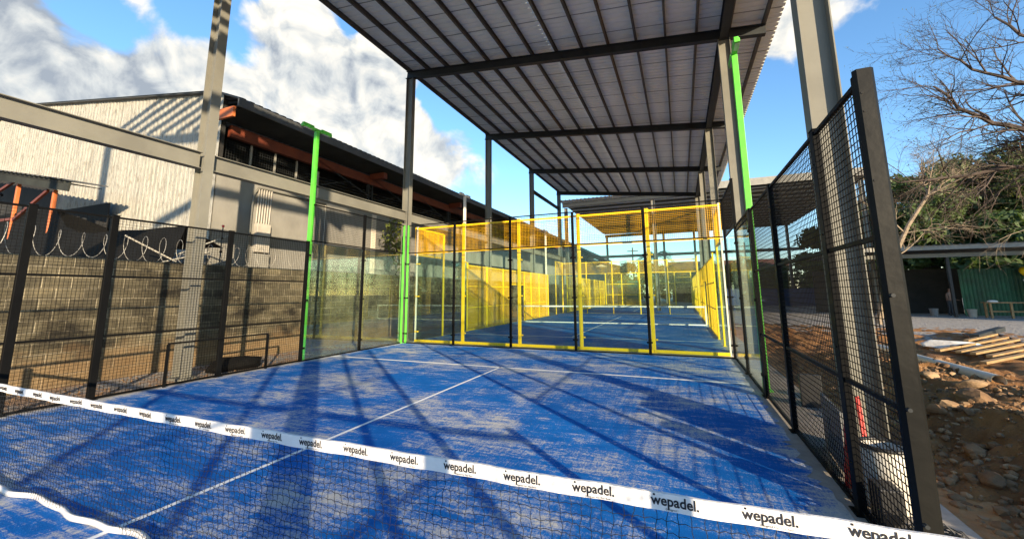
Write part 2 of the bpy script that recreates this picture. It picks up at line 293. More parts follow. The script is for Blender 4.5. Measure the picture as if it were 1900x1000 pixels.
# ------------------------------------------------------------------ helpers
def wloc(o):
    v = Vector((0, 0, 0))
    while o is not None: v += o.location; o = o.parent
    return v
class MB:
    def __init__(s): s.v = []; s.f = []; s.mi = []
    def add(s, vs, fs, mi=0):
        k = len(s.v); s.v += [tuple(a) for a in vs]; s.f += [tuple(k+i for i in f) for f in fs]; s.mi += [mi]*len(fs); return s
    def box(s, x0, x1, y0, y1, z0, z1, mi=0):
        return s.add([(x0,y0,z0),(x1,y0,z0),(x1,y1,z0),(x0,y1,z0),(x0,y0,z1),(x1,y0,z1),(x1,y1,z1),(x0,y1,z1)],
                     [(0,3,2,1),(4,5,6,7),(0,1,5,4),(1,2,6,5),(2,3,7,6),(3,0,4,7)], mi)
    def bar(s, a, b, w_, h_, upv=(0,0,1), mi=0):
        a = Vector(a); b = Vector(b); d = (b-a).normalized(); u = Vector(upv)
        if abs(d.dot(u)) > .98: u = Vector((1,0,0))
        x = d.cross(u).normalized(); u = x.cross(d).normalized(); x = x*(w_/2); u = u*(h_/2)
        return s.add([a-x-u,a+x-u,a+x+u,a-x+u,b-x-u,b+x-u,b+x+u,b-x+u],[(0,1,2,3),(4,7,6,5),(0,4,5,1),(1,5,6,2),(2,6,7,3),(3,7,4,0)], mi)
    def tube(s, pts, r, n=6, cap=True, mi=0):
        pts = [Vector(p) for p in pts]; rr = r if isinstance(r, (list, tuple)) else [r]*len(pts)
        k0 = len(s.v); prev = None
        for i, p in enumerate(pts):
            d = (pts[min(i+1, len(pts)-1)]-pts[max(i-1, 0)]).normalized()
            if prev is None:
                u = Vector((0,0,1)) if abs(d.z) < .9 else Vector((1,0,0))
            else: u = prev
            x = d.cross(u)
            if x.length < 1e-6: x = d.cross(Vector((0,1,0)))
            x.normalize(); u = x.cross(d).normalized(); prev = u
            for j in range(n):
                t = 2*math.pi*(j+.5)/n; q = p + x*(math.cos(t)*rr[i]) + u*(math.sin(t)*rr[i]); s.v.append(tuple(q))
        for i in range(len(pts)-1):
            for j in range(n):
                a = k0+i*n+j; b_ = k0+i*n+(j+1) % n; s.f.append((a, b_, b_+n, a+n)); s.mi.append(mi)
        if cap:
            s.f.append(tuple(k0+j for j in range(n))[::-1]); s.mi.append(mi); e = k0+(len(pts)-1)*n; s.f.append(tuple(e+j for j in range(n))); s.mi.append(mi)
        return s
    def ibeam(s, a, b, w_, h_, t=.014, upv=(0,0,1)):
        """I section along a-b; flanges are w_ wide, at +-h_/2 along upv"""
        a = Vector(a); b = Vector(b); d = (b-a).normalized(); u = Vector(upv); x = d.cross(u).normalized(); u = x.cross(d).normalized()
        o = u*(h_/2-t/2)
        s.bar(a+o, b+o, w_, t, u); s.bar(a-o, b-o, w_, t, u); s.bar(a, b, t, h_-2*t, u); return s
    def grid(s, o, e1, l1, e2, l2, step, r):
        """welded wire panel: wires of side 2r"""
        o = Vector(o); e1 = Vector(e1); e2 = Vector(e2); nn = e1.cross(e2).normalized()
        n1 = max(1, round(l1/step)); n2 = max(1, round(l2/step))
        for i in range(n1+1):
            a = o+e1*(l1*i/n1)+nn*r; s.bar(a, a+e2*l2, 2*r, 2*r, nn)
        for i in range(n2+1):
            a = o+e2*(l2*i/n2)-nn*r; s.bar(a, a+e1*l1, 2*r, 2*r, nn)
        return s
    def build(s, name, m, parent=None, smooth=False, bevel=0):
        me = bpy.data.meshes.new(name); off = wloc(parent) if parent is not None else Vector((0,0,0))
        me.from_pydata([(v[0]-off.x, v[1]-off.y, v[2]-off.z) for v in s.v], [], s.f)
        for k in (m if isinstance(m, (list, tuple)) else [m]): me.materials.append(MT[k] if isinstance(k, str) else k)
        if any(s.mi): me.polygons.foreach_set('material_index', s.mi)
        if smooth: me.polygons.foreach_set('use_smooth', [True]*len(me.polygons))
        me.update(); o = bpy.data.objects.new(name, me); C.objects.link(o)
        if parent is not None: o.parent = parent
        if bevel:
            bv = o.modifiers.new('bevel', 'BEVEL'); bv.width = bevel; bv.segments = 2; bv.limit_method = 'ANGLE'
        return o
def tag(o, label, cat, group=None, kind=None):
    if label: o['label'] = label
    if cat: o['category'] = cat
    if group: o['group'] = group
    if kind: o['kind'] = kind
    return o
def thing(name, loc, label, cat, group=None):
    o = bpy.data.objects.new(name, None); C.objects.link(o); o.location = loc; o.empty_display_size = .2
    return tag(o, label, cat, group)
def struct(o): o['kind'] = 'structure'; return o
def copy_tree(o, parent=None):
    c = o.copy(); C.objects.link(c); c.parent = parent
    for ch in list(o.children): copy_tree(ch, c)
    return c

# ------------------------------------------------------------------ setting
g = MB(); G = 400
g.add([(-G,-G,-.03),(G,-G,-.03),(G,G,-.03),(-G,G,-.03)], [(0,1,2,3)]); struct(g.build('ground', 'ground'))
s_ = MB(); s_.box(-.16, 10.62, -11, 52, -.12, 0); struct(s_.build('court_slab', 'concrete'))
def sheet(x0, x1, y0, y1, z, jag=0):
    b_ = MB()
    if not jag: return b_.add([(x0,y0,z),(x1,y0,z),(x1,y1,z),(x0,y1,z)], [(0,1,2,3)])
    n_ = 300; vs = []
    for i in range(n_+1):
        y = y0+(y1-y0)*i/n_; vs += [(x0+.03*random.random(), y, z), (x1-.12*random.random()**3-.02*math.sin(y*2.1), y, z)]
    return b_.add(vs, [(2*i, 2*i+1, 2*i+3, 2*i+2) for i in range(n_)])
struct(sheet(.03, 9.90, -9.95, 9.93, .004, 1).build('blue_turf', 'turf'))
struct(sheet(.10, 9.93, 10.48, 30.35, .004).build('blue_turf', 'turf_clean'))
struct(sheet(.10, 9.93, 31.5, 51, .004).build('blue_turf', 'turf_clean'))
def lines(y0, nm):
    b_ = MB(); z = .008
    for yy in (y0-6.95, y0+6.95): b_.add([(.06,yy-.05,z),(9.80,yy-.05,z),(9.80,yy+.05,z),(.06,yy+.05,z)], [(0,1,2,3)])
    for a, c in ((y0-6.95+.051, y0), (y0, y0+6.95-.051)): b_.add([(4.975,a,z),(5.025,a,z),(5.025,c+.10,z) if c > y0 else (5.025,c,z),(4.975,c+.10,z) if c > y0 else (4.975,c,z)], [(0,1,2,3)])
    struct(b_.build(nm, 'line'))
lines(0.0, 'white_lines'); lines(20.4, 'white_lines'); lines(41.2, 'white_lines')

# dirt mound right of the court
def hash2(i, j):
    v = math.sin(i*127.1+j*311.7)*43758.5453; return v-math.floor(v)
def vnoise(x, y):
    i = math.floor(x); j = math.floor(y); fx = x-i; fy = y-j; fx = fx*fx*(3-2*fx); fy = fy*fy*(3-2*fy)
    return (hash2(i,j)*(1-fx)+hash2(i+1,j)*fx)*(1-fy)+(hash2(i,j+1)*(1-fx)+hash2(i+1,j+1)*fx)*fy
def sst(a, b_, x):
    t = max(0, min(1, (x-a)/(b_-a))); return t*t*(3-2*t)
def moundz(x, y):
    edge_ = 10.72 + .25*vnoise(y*1.1, 3.1)
    h = sst(edge_, 12.15+.3*vnoise(y*.7, 9), x)*.40
    h -= .18*sst(12.5, 14.2, x)
    h *= 1-sst(8.5, 12.5, y)*.85
    h *= 1-sst(15.5, 19.5, x)
    h *= 1-sst(16, 22, y)
    h += (vnoise(x*2.1, y*2.1)-.5)*.16*sst(edge_, edge_+.7, x)*(1-sst(17, 19.5, x)) + (vnoise(x*6, y*6)-.5)*.11*sst(edge_, edge_+.5, x)
    h += (vnoise(x*15, y*15)-.5)*.065*sst(edge_, edge_+.4, x)
    return h*sst(-9.5, -6, y)-.045 + .02*sst(edge_, edge_+.2, x)*sst(-9.5, -6, y)*(1-sst(19, 20, x))*(1-sst(21, 22.5, y))
xs = [10.63+.045*i for i in range(75)] + [14.05+.16*i for i in range(40)]
ys = [-9.6+.3*i for i in range(30)] + [-.55+.06*i for i in range(170)] + [9.7+.22*i for i in range(60)]
b_ = MB(); b_.add([(x, y, moundz(x, y)) for y in ys for x in xs], [(j*len(xs)+i, j*len(xs)+i+1, (j+1)*len(xs)+i+1, (j+1)*len(xs)+i) for j in range(len(ys)-1) for i in range(len(xs)-1)])
struct(b_.build('dirt_mound', 'mound', smooth=True))

def rockmesh(b_, c, r, sq=(1, 1, .7), sub=2):
    bm = bmesh.new(); bmesh.ops.create_icosphere(bm, subdivisions=sub, radius=1)
    k = random.random()*50; jg = [(Vector((random.gauss(0,1), random.gauss(0,1), random.gauss(0,1))).normalized(), random.uniform(.62, .9)) for _ in range(7)]; rot = Matrix.Rotation(random.random()*6.28, 3, 'Z')
    for v in bm.verts:
        q = v.co; f = .72+.30*vnoise(q.x*1.3+k, q.y*1.3+q.z)+.25*vnoise(q.z*2.2+k, q.x*2.2-q.y*1.5)
        q = q*f
        for nrm, dd in jg:
            e_ = q.dot(nrm)-dd
            if e_ > 0: q = q-nrm*e_*.9
        f = 1; q = rot @ Vector((q.x*f*sq[0], q.y*f*sq[1], q.z*f*sq[2])); v.co = q*r
    b_.add([(v.co.x+c[0], v.co.y+c[1], v.co.z+c[2]) for v in bm.verts], [[v.index for v in f.verts] for f in bm.faces]); bm.free()
# loose stones nobody could count
b_ = MB()
for i in range(7500):
    x = 10.72+abs(random.gauss(0, 1.0))*1.35; y = random.uniform(-.5, 10); r = .007+.065*random.random()**6
    if x > 15: continue
    rockmesh(b_, (x, y, moundz(x, y)+r*.2), r, (1, .8, .7), 1)
for i in range(900):
    x = random.uniform(-1.9, -.2); y = random.uniform(-.5, 10); r = .01+.02*random.random()**2
    rockmesh(b_, (x, y, -.03+r*.3), r, (1, .8, .7), 1)
tag(b_.build('rubble', 'rock', smooth=False), None, None, None, 'stuff')
b_ = MB()
for i in range(1800):
    x = 10.72+abs(random.gauss(0, 1.0))*1.3; y = random.uniform(-.3, 9.5); r = .006+.045*random.random()**6
    if x < 14.5: rockmesh(b_, (x, y, moundz(x, y)+r*.3), r, (1.2, .8, .7), 1)
tag(b_.build('gravel', 'rock2', smooth=False), None, None, None, 'stuff')
RK = [(11.95,5.0,.17,'rock','large brown boulder half buried in the dirt slope beside the near black fence post'),
      (11.35,2.9,.12,'rock','rounded brown stone at the foot of the dirt mound next to the slab edge'),
      (11.15,3.25,.08,'rock','small dark stone wedged behind the rounded stone at the mound foot'),
      (12.35,5.9,.13,'rock2','pale sunlit stone on the crest of the dirt mound below the pipe'),
      (12.2,6.5,.11,'rock2','pale flat stone at the mound crest left of the pipe end')]
for x, y, r, mm_, lab in RK:
    b_ = MB(); rockmesh(b_, (x, y, moundz(x, y)+r*.25), r, (1.3, 1, .75), 3); tag(b_.build('rock', mm_, smooth=False), lab, 'rock')
for i in range(46):
    x = random.uniform(11.2, 13.2); y = random.uniform(.8, 8.5); r = .035+.06*random.random()**2
    b_ = MB(); rockmesh(b_, (x, y, moundz(x, y)+r*.25), r, (1.25, 1, .75), 2)
    tag(b_.build('rock', random.choice(['rock', 'rock', 'rock2'])), 'fist sized brown stone lying loose on the dirt mound', 'rock', 'loose stones on the dirt mound')

# ------------------------------------------------------------------ near padel net
NY = .164; NZ = .845
def ntop(x): return NZ+.04*((x-5)/5)**2
net = thing('padel_net', (5, NY, 0), 'black padel net with white printed top tape stretched across the near blue court', 'net')
b_ = MB(); n_ = 480
vs = []
for i in range(n_+1):
    x = -.05+10.1*i/n_; z = ntop(x); wv = .004*math.sin(x*9)+.003*math.sin(x*23+1)
    vs += [(x,NY-.007+wv,z),(x,NY-.007+wv,z-.062),(x,NY+.007+wv,z-.062),(x,NY+.007+wv,z)]
fs = []
for i in range(n_):
    for j in range(4): a = 4*i+j; c = 4*i+(j+1) % 4; fs.append((a, a+4, c+4, c))
b_.add(vs, fs); tape = b_.build('top_tape', 'tape', net, smooth=False)
def textmesh(body, size, name, m, parent, M4, bold=0.0, extrude=.0004, width=None):
    cu = bpy.data.curves.new(name, 'FONT'); cu.body = body; cu.size = size; cu.offset = bold; cu.extrude = extrude; cu.resolution_u = 3
    tmp = bpy.data.objects.new(name, cu); C.objects.link(tmp); bpy.context.view_layer.update()
    me = bpy.data.meshes.new_from_object(tmp.evaluated_get(bpy.context.evaluated_depsgraph_get())); C.objects.unlink(tmp); bpy.data.objects.remove(tmp)
    xs_ = [v.co.x for v in me.vertices]; wd = max(xs_)-min(xs_); x0 = min(xs_); k = (width/wd) if width else 1
    vv = [((v.co.x-x0)*k, v.co.y, v.co.z) for v in me.vertices]; ff = [tuple(p_.vertices) for p_ in me.polygons]
    return vv, ff
WV, WF = textmesh('wepadel.', .052, 'lettering', 'ink', None, None, .0011, .0004, .175)
SV, SF = textmesh('Designed For The Best', .0095, 'slogan', 'ink', None, None, .0, .0003, .105)
x = 9.01+.318
k = 0
while x > .2:
    z = ntop(x+.09)-.043; sl_ = .08*((x-5)/25)
    def put(vv, dx, dz): return [(x+dx+a, NY-.0085-c+1.0*(.004*math.sin((x+a)*9)+.003*math.sin((x+a)*23+1)), z+dz+b2+sl_*a) for a, b2, c in vv]
    b_ = MB(); b_.add(put(WV, 0, 0), WF)
    # the dot over the w
    q = [(.0135+.0042*math.cos(t*math.pi/5), .0355+.0042*math.sin(t*math.pi/5), .0004) for t in range(10)]
    b_.add(put(q, 0, 0), [tuple(range(10))])
    b_.build('lettering', 'ink', tape)
    if x > 5.5:
        b_ = MB(); b_.add(put(SV, .055, -.0150), SF); b_.build('slogan', 'ink', tape)
    x -= .318
# cords
b_ = MB(); nx = 225; random.seed(3)
rows = 19
def cordpt(i, f):
    """f in 0..1 from top to bottom"""
    x = i*10.0/nx; z0 = ntop(x)-.06; z = z0*(1-f)+.03*f
    j = math.sin(i*1.7+f*21)*.004+math.sin(i*.37+f*9)*.008+math.sin(f*60+i*2.4)*.0035
    return (x+j, NY+.010*math.sin(i*.21+f*4)*f+.004*math.sin(f*55+i), z+.006*math.sin(i*.9+f*14)+.010*math.sin(i*.11+f*5)*f)
for i in range(12, 221):
    b_.tube([cordpt(i, k/(rows*2)) for k in range(rows*2+1)], .0016, 3, False)
for k in range(1, rows):
    b_.tube([cordpt(i/2, k/rows+.004*(-1)**i) for i in range(24, 441)], .0016, 3, False)
b_.build('net_cords', 'cord', net)
b_ = MB(); pts = []
n_ = 260; vs = []
for i in range(n_+1):
    x = .05+9.9*i/n_; wv = .022*math.sin(x*5.1)+.010*math.sin(x*13+2); zz = .026+.010*abs(math.sin(x*4.3+.6))
    vs += [(x,NY+wv-.014,zz-.020),(x,NY+wv+.013,zz-.020),(x,NY+wv+.016,zz+.010),(x,NY+wv-.012,zz+.018)]
fs = [(4*i+j, 4*i+4+j, 4*i+4+(j+1) % 4, 4*i+(j+1) % 4) for i in range(n_) for j in range(4)]
b_.add(vs, fs); b_.build('bottom_band', 'tape', net, smooth=True)
for x in (-.03, 10.03):
    b_ = MB(); b_.box(x-.035, x+.035, NY-.035, NY+.035, 0, .95); b_.build('net_post', 'black', net, bevel=.006)

# ------------------------------------------------------------------ court enclosures
def clamp_at(parent, x, y, z, ax, m='black'):
    b_ = MB()
    for s in (-1, 1):
        if ax == 'x': b_.box(x+s*.05-.025, x+s*.05+.025, y-.020, y+.020, z-.022, z+.022)
        else: b_.box(x-.020, x+.020, y+s*.05-.025, y+s*.05+.025, z-.022, z+.022)
    if ax == 'x': b_.box(x-.03, x+.03, y-.014, y+.014, z-.012, z+.012)
    else: b_.box(x-.014, x+.014, y-.03, y+.03, z-.012, z+.012)
    return b_.build('glass_clamp', m, parent, bevel=.004)
def post(parent, x, y, h, m, wx=.05, wy=.09, plate=True, nm='post'):
    b_ = MB(); b_.box(x-wx/2, x+wx/2, y-wy/2, y+wy/2, 0, h)
    b_.box(x-wx/2-.004, x+wx/2+.004, y-wy/2-.004, y+wy/2+.004, h, h+.012)
    if plate: b_.box(x-wx/2-.03, x+wx/2+.03, y-wy/2-.03, y+wy/2+.03, 0.001, .012)
    for zz in (.35, 1.2, 2.1, 2.7): b_.box(x-wx/2-.006, x+wx/2+.006, y-.008, y+.008, zz, zz+.016)
    return b_.build(nm, m, parent, bevel=.005)
def gpanel(parent, ax, c, a, e, z0, z1, m='glass'):
    b_ = MB(); t = .006
    if ax == 'x': b_.box(a+.012, e-.012, c-t, c+t, z0, z1)
    else: b_.box(c-t, c+t, a+.012, e-.012, z0, z1)
    return b_.build('glass_pane', m, parent)
def mpanel(parent, ax, c, a, e, z0, z1, m='wire', r=.0021, step=.05, railm='black', rails=None, fr=.032):
    b_ = MB()
    if ax == 'x': b_.grid((a,c,z0), (1,0,0), e-a, (0,0,1), z1-z0, step, r)
    else: b_.grid((c,a,z0), (0,1,0), e-a, (0,0,1), z1-z0, step, r)
    p_ = b_.build('mesh_panel', m, parent)
    for z in ([z0, z1] + (rails or [])):
        b_ = MB()
        if ax == 'x': b_.box(a, e, c-.016, c+.016, z-fr/2, z+fr/2)
        else: b_.box(c-.016, c+.016, a, e, z-fr/2, z+fr/2)
        b_.build('panel_rail', railm, p_, bevel=.003)
    return p_
# left mesh fence
t = thing('mesh_fence', (0, 3, 0), 'black welded mesh fence on the left side of the near court', 'fence')
for y in (-.9, 1.1, 2.07, 4.03): post(t, 0, y, 3.0, 'black', .055, .10)
for a, e in ((-.85, 1.05), (1.15, 2.02), (2.12, 3.98), (4.08, 5.93)): mpanel(t, 'y', 0, a, e, .03, 2.97, rails=[1.0, 1.97])
# left glass wall
t = thing('glass_wall', (0, 8, 0), 'glass and mesh wall at the far left end of the near court, before the block wall', 'glass wall')
for y, h in ((5.985, 3.0), (8.0, 4.03)): post(t, 0, y, h, 'black', .055, .08)
for a, e in ((6.03, 7.96), (8.04, 9.93)): gpanel(t, 'y', 0, a, e, .02, 2.96)
mpanel(t, 'y', 0, 8.04, 9.93, 3.03, 4.0); mpanel(t, 'y', 0, 6.1, 7.96, 3.03, 4.0)
b_ = MB(); b_.box(-.02, .02, 6.0, 9.95, .001, .03); b_.build('base_rail', 'black', t)
for y in (6.0, 8.0):
    for z in (.32, 1.5, 2.65): clamp_at(t, .02, y, z, 'y')
post(t, 0, 9.94, 4.0, 'green', .05, .06, nm='corner_post')
# back wall
t = thing('glass_wall', (5, 10, 0), 'black framed glass back wall of the near court with mesh above', 'glass wall')
post(t, .13, 10.02, 4.0, 'green', .05, .06, nm='corner_post')
for x in (2, 4, 6, 8, 9.98): post(t, x, 10.0, 4.0, 'black', .075 if x < 9 else .06, .05)
for a, e in ((.18, 1.96), (2.04, 3.96), (4.04, 5.96), (6.04, 7.96), (8.04, 9.94)):
    gpanel(t, 'x', 10, a, e, .02, 2.96); mpanel(t, 'x', 10, a, e, 3.03, 4.0)
b_ = MB(); b_.box(.1, 9.95, 9.98, 10.02, .001, .03); b_.build('base_rail', 'black', t)
for x in (.13, 2, 4, 6, 8, 9.98):
    for z in (.32, 1.5, 2.65): clamp_at(t, x, 9.975, z, 'x')
# right glass wall
t = thing('glass_wall', (10, 8, 0), 'glass and mesh wall at the far right end of the near court', 'glass wall')
for y, h in ((6.12, 3.0), (8.0, 4.03)): post(t, 10, y, h, 'black', .055, .09)
for a, e in ((6.17, 7.95), (8.05, 9.95)): gpanel(t, 'y', 10, a, e, .02, 2.96)
mpanel(t, 'y', 10, 8.05, 9.95, 3.03, 4.0); mpanel(t, 'y', 10, 6.17, 7.95, 2.90, 3.0)
b_ = MB(); b_.box(9.98, 10.02, 6.1, 9.95, .001, .03); b_.build('base_rail', 'black', t)
for y in (6.12, 8.0):
    for z in (.32, 1.5, 2.65): clamp_at(t, 9.98, y, z, 'y')
# right mesh fence
t = thing('mesh_fence', (10, 3.7, 0), 'tall black welded mesh fence on the right side of the near court by the mound', 'fence')
for y in (2.40, 4.33, 6.02): post(t, 10, y, 3.0, 'black', .055, .10)
for a, e in ((1.44, 2.35), (2.45, 4.28), (4.38, 5.97)): mpanel(t, 'y', 10, a, e, .03, 2.97, rails=[.97, 1.97], r=.0024)
b_ = MB(); b_.box(9.955, 10.02, 1.385, 1.435, 0, 3.0); b_.build('post', 'black', t, bevel=.004)
# folded end post: channel with its web towards the net
b_ = MB(); prof = [(9.945,1.375),(9.962,1.345),(10.035,1.345),(10.052,1.36),(10.052,1.384),(10.044,1.384),(10.044,1.366),(10.032,1.354),(9.966,1.354),(9.953,1.38)]
b_.add([(px_,py_,z) for z in (0, 3.02) for px_, py_ in prof], [tuple(range(10))[::-1], tuple(range(10, 20))] + [(i, (i+1) % 10, 10+(i+1) % 10, 10+i) for i in range(10)])
ep = b_.build('end_post', 'post_olive', t, smooth=False)
for z in (.42, 1.0, 1.62):
    b_ = MB(); b_.tube([(9.972,1.346,z),(9.972,1.318,z)], .011, 10); b_.build('bolt', 'steel_dark', ep)
for z in (2.86, 2.74, 2.3):
    b_ = MB(); b_.tube([(9.975,1.3455,z),(9.975,1.342,z)], .008, 10); b_.build('bolt_hole', 'void', ep)
for y in (-1.0, -2.0, -4.0, -6.0): post(t, 10, y, 3.0, 'black', .055, .10)
for a, e in ((-1.95, -1.05), (-3.95, -2.05), (-5.95, -4.05)): mpanel(t, 'y', 10, a, e, .03, 2.97, rails=[.97, 1.97])

# lime light poles
def light_pole(x, y, arm, label, m='green', yaw=0, group='court light poles'):
    t = thing('light_pole', (x, y, 0), label, 'light pole', group)
    b_ = MB(); b_.box(x-.05, x+.05, y-.05, y+.05, 0, 6.05); b_.box(x-.09, x+.09, y-.09, y+.09, .001, .014)
    b_.box(x-.054, x+.054, y-.054, y+.054, .9, .93); b_.build('pole', m, t, bevel=.005)
    b_ = MB(); b_.box(x-.045, x+.045, y-.48, y+.48, 6.051, 6.12); b_.build('cross_arm', m, t, bevel=.005)
    for s in (-1, 1):
        b_ = MB(); b_.box(x-.04+arm*.01, x+.04+arm*.01, y+s*.30-.17, y+s*.30+.17, 6.122, 6.16); l_ = b_.build('floodlight', m, t, bevel=.01)
        b_ = MB(); b_.box(x-.032, x+.032, y+s*.30-.12, y+s*.30+.12, 6.044, 6.0505); b_.build('lens', 'lampglass', l_)
light_pole(-.10, 6.12, 1, 'lime green light pole at the end of the left mesh fence')
light_pole(10.07, 6.52, -1, 'lime green light pole behind the right mesh fence, under the canopy edge')
light_pole(-.10, 14.45, 1, 'pale off-white light pole nearest behind the yellow glass wall, before the warehouse', 'whitepaint')
light_pole(-.10, 26.6, 1, 'pale off-white light pole far down the left of the yellow court', 'whitepaint')

# ------------------------------------------------------------------ yellow court
t = thing('glass_wall', (5, 10.42, 0), 'yellow framed glass wall right behind the black back wall', 'glass wall')
for x in (2.1, 4.12, 6.06, 8.06): post(t, x+.01, 10.42, 4.0, 'yellow', .105, .05)
post(t, .22, 10.45, 4.0, 'whitepaint', .05, .05, nm='corner_post'); post(t, 9.93, 10.45, 4.0, 'whitepaint', .04, .05, nm='corner_post')
for a, e in ((.25, 2.06), (2.14, 4.08), (4.16, 6.02), (6.10, 8.02), (8.10, 9.9)):
    gpanel(t, 'x', 10.42, a, e, .07, 3.0, 'glass2'); mpanel(t, 'x', 10.42, a, e, 3.06, 3.95, 'ywire', .0028, .05, 'yellow', None, .05)
    b_ = MB(); b_.box(a-.02, e+.02, 10.38, 10.46, .006, .085); b_.build('base_rail', 'yellow', t, bevel=.004)
for x in (.25, 2.1, 4.12, 6.06, 8.06):
    for z in (.35, 1.55, 2.68): clamp_at(t, x+.05, 10.40, z, 'x', 'yellow')
def yside(x, y0, lab):
    t = thing('glass_wall', (x, y0+2, 0), lab[0], 'glass wall')
    for yy in (y0+2, y0+4): post(t, x, yy, 4.0 if yy < y0+3 else 3.0, 'yellow', .05, .08)
    for a, e in ((y0+.06, y0+1.95), (y0+2.05, y0+3.95)): gpanel(t, 'y', x, a, e, .03, 2.96, 'glass2')
    mpanel(t, 'y', x, y0+.06, y0+1.95, 3.03, 4.0, 'ywire', .0034, .05, 'yellow', None, .05)
    t = thing('mesh_fence', (x, y0+10, 0), lab[1], 'fence')
    for yy in (y0+6, y0+8, y0+9, y0+11.2, y0+12.4, y0+14, y0+16): post(t, x, yy, 2.9, 'yellow', .05, .10)
    for a, e in ((y0+4.06, y0+5.95), (y0+6.05, y0+7.95), (y0+8.05, y0+8.95), (y0+11.25, y0+12.35), (y0+12.45, y0+13.95), (y0+14.05, y0+15.95)):
        mpanel(t, 'y', x, a, e, .03, 2.88, 'ywire', .0034, .05, 'yellow', [1.0, 1.95], .04)
    mpanel(t, 'y', x, y0+9.05, y0+11.15, 2.1, 2.88, 'ywire', .0026, .05, 'yellow', None, .04)
    t = thing('glass_wall', (x, y0+18, 0), lab[2], 'glass wall')
    for yy in (y0+18, y0+19.9): post(t, x, yy, 4.0, 'yellow', .05, .08)
    for a, e in ((y0+16.06, y0+17.95), (y0+18.05, y0+19.85)): gpanel(t, 'y', x, a, e, .03, 2.96, 'glass2')
    mpanel(t, 'y', x, y0+18.05, y0+19.85, 3.03, 4.0, 'ywire', .0024, .05, 'yellow', None, .05)
yside(.05, 10.48, ('yellow framed glass side wall at the near left corner of the yellow court', 'yellow mesh fence with a gap along the left side of the yellow court', 'yellow framed glass side wall at the far left corner of the yellow court'))
yside(9.97, 10.48, ('yellow framed glass side wall at the near right corner of the yellow court', 'yellow mesh fence with a gap along the right side of the yellow court', 'yellow framed glass side wall at the far right corner of the yellow court'))
t = thing('glass_wall', (5, 30.4, 0), 'yellow framed glass wall at the far end of the yellow court', 'glass wall')
for x in (.05, 2, 4, 6, 8, 9.95): post(t, x, 30.4, 4.0, 'yellow', .08, .05)
for a, e in ((.1, 1.95), (2.05, 3.95), (4.05, 5.95), (6.05, 7.95), (8.05, 9.9)):
    gpanel(t, 'x', 30.4, a, e, .07, 3.0, 'glass2'); mpanel(t, 'x', 30.4, a, e, 3.06, 3.95, 'ywire', .003, .05, 'yellow', None, .05)
t = thing('mesh_fence', (5, 51.2, 0), 'distant yellow fence with a doorway closing the farthest court', 'fence')
for x in (0, 2, 4, 6, 8.2, 10): post(t, x, 51.2, 4.0, 'yellow', .12, .06)
for a, e in ((.05, 1.95), (2.05, 3.95), (4.05, 5.95), (6.05, 8.1)): mpanel(t, 'x', 51.2, a, e, .05, 3.95, 'ywire', .004, .12, 'yellow', [1.3, 2.6], .07)
mpanel(t, 'x', 51.2, 8.3, 9.95, 2.7, 3.95, 'ywire', .004, .12, 'yellow', [3.3], .09)
for x, lab in ((0, 'distant yellow mesh fence along the left of the farthest court'), (10, 'distant yellow mesh fence along the right of the farthest court')):
    t = thing('mesh_fence', (x, 41, 0), lab, 'fence')
    for yy in range(32, 51, 3): post(t, x, yy, 3.0, 'yellow', .06, .12)
    for yy in range(32, 50, 3): mpanel(t, 'y', x, yy+.06, yy+2.94, .05, 2.95, 'ywire', .004, .12, 'yellow', [1.0, 2.0], .06)
# far net
net2 = thing('padel_net', (5, 20.4, 0), 'white banded padel net across the yellow framed court behind the glass', 'net')
b_ = MB(); b_.box(.1, 9.9, 20.39, 20.41, .86, .93); b_.build('top_tape', 'tape', net2)
b_ = MB(); b_.box(.1, 9.9, 20.385, 20.415, .012, .06); b_.build('bottom_band', 'tape', net2)
b_ = MB(); b_.grid((.1,20.4,.06), (1,0,0), 9.8, (0,0,1), .80, .07, .0014); b_.build('net_cords', 'cord', net2)
for x in (.12, 9.88):
    b_ = MB(); b_.box(x-.03, x+.03, 20.37, 20.43, 0, .95); b_.build('net_post', 'whitepaint', net2, bevel=.005)
# ------------------------------------------------------------------ steel canopy
def zr(x): return 10.45-.108*(x+.75)
FR = [-10.6, -3.45, 3.7, 10.85, 18.0, 25.15, 32.3]
cn = thing('steel_canopy', (5, 14, 0), 'long grey steel canopy with pitched metal roof over the courts', 'canopy')
LX, RX = -.60, 10.48
for y in FR[1:]:
    b_ = MB(); b_.ibeam((LX,y,-.03), (LX,y,zr(LX)-.31), .20, .30, .014, (1,0,0)); b_.box(LX-.2, LX+.2, y-.18, y+.18, -.03, .02); b_.build('column', 'steel', cn)
for y in FR:
    b_ = MB(); b_.ibeam((RX,y,-.03), (RX,y,zr(RX)-.31), .22, .31, .014, (1,0,0)); b_.box(RX-.2, RX+.2, y-.18, y+.18, -.03, .02); b_.build('column', 'steel', cn)
for y in FR[1:]:
    b_ = MB(); d = Vector((1,0,-.108)).normalized(); a = Vector((-.80,y,zr(-.80)-.151)); e = Vector((11.55,y,zr(11.55)-.151)); b_.ibeam(a, e, .18, .30, .014); b_.build('rafter', 'steel_dark', cn)
for i in range(6):
    y0, y1 = FR[i], FR[i+1]
    b_ = MB(); b_.ibeam((RX,y0+.11,zr(RX)-.16), (RX,y1-.11,zr(RX)-.16), .22, .29, .014); b_.build('eaves_beam', 'steel_dark', cn)
    b_ = MB(); y00 = y0+.11 if i else -14.0
    b_.ibeam((LX,y00,4.52), (LX,y1-.11,4.52), .20, .36, .014); b_.build('tie_beam', 'steel', cn)
b_ = MB(); b_.ibeam((LX,25.3,8.86), (LX,32.2,8.86), .16, .22, .012); b_.build('tie_beam', 'steel_dark', cn)
SH0 = .3
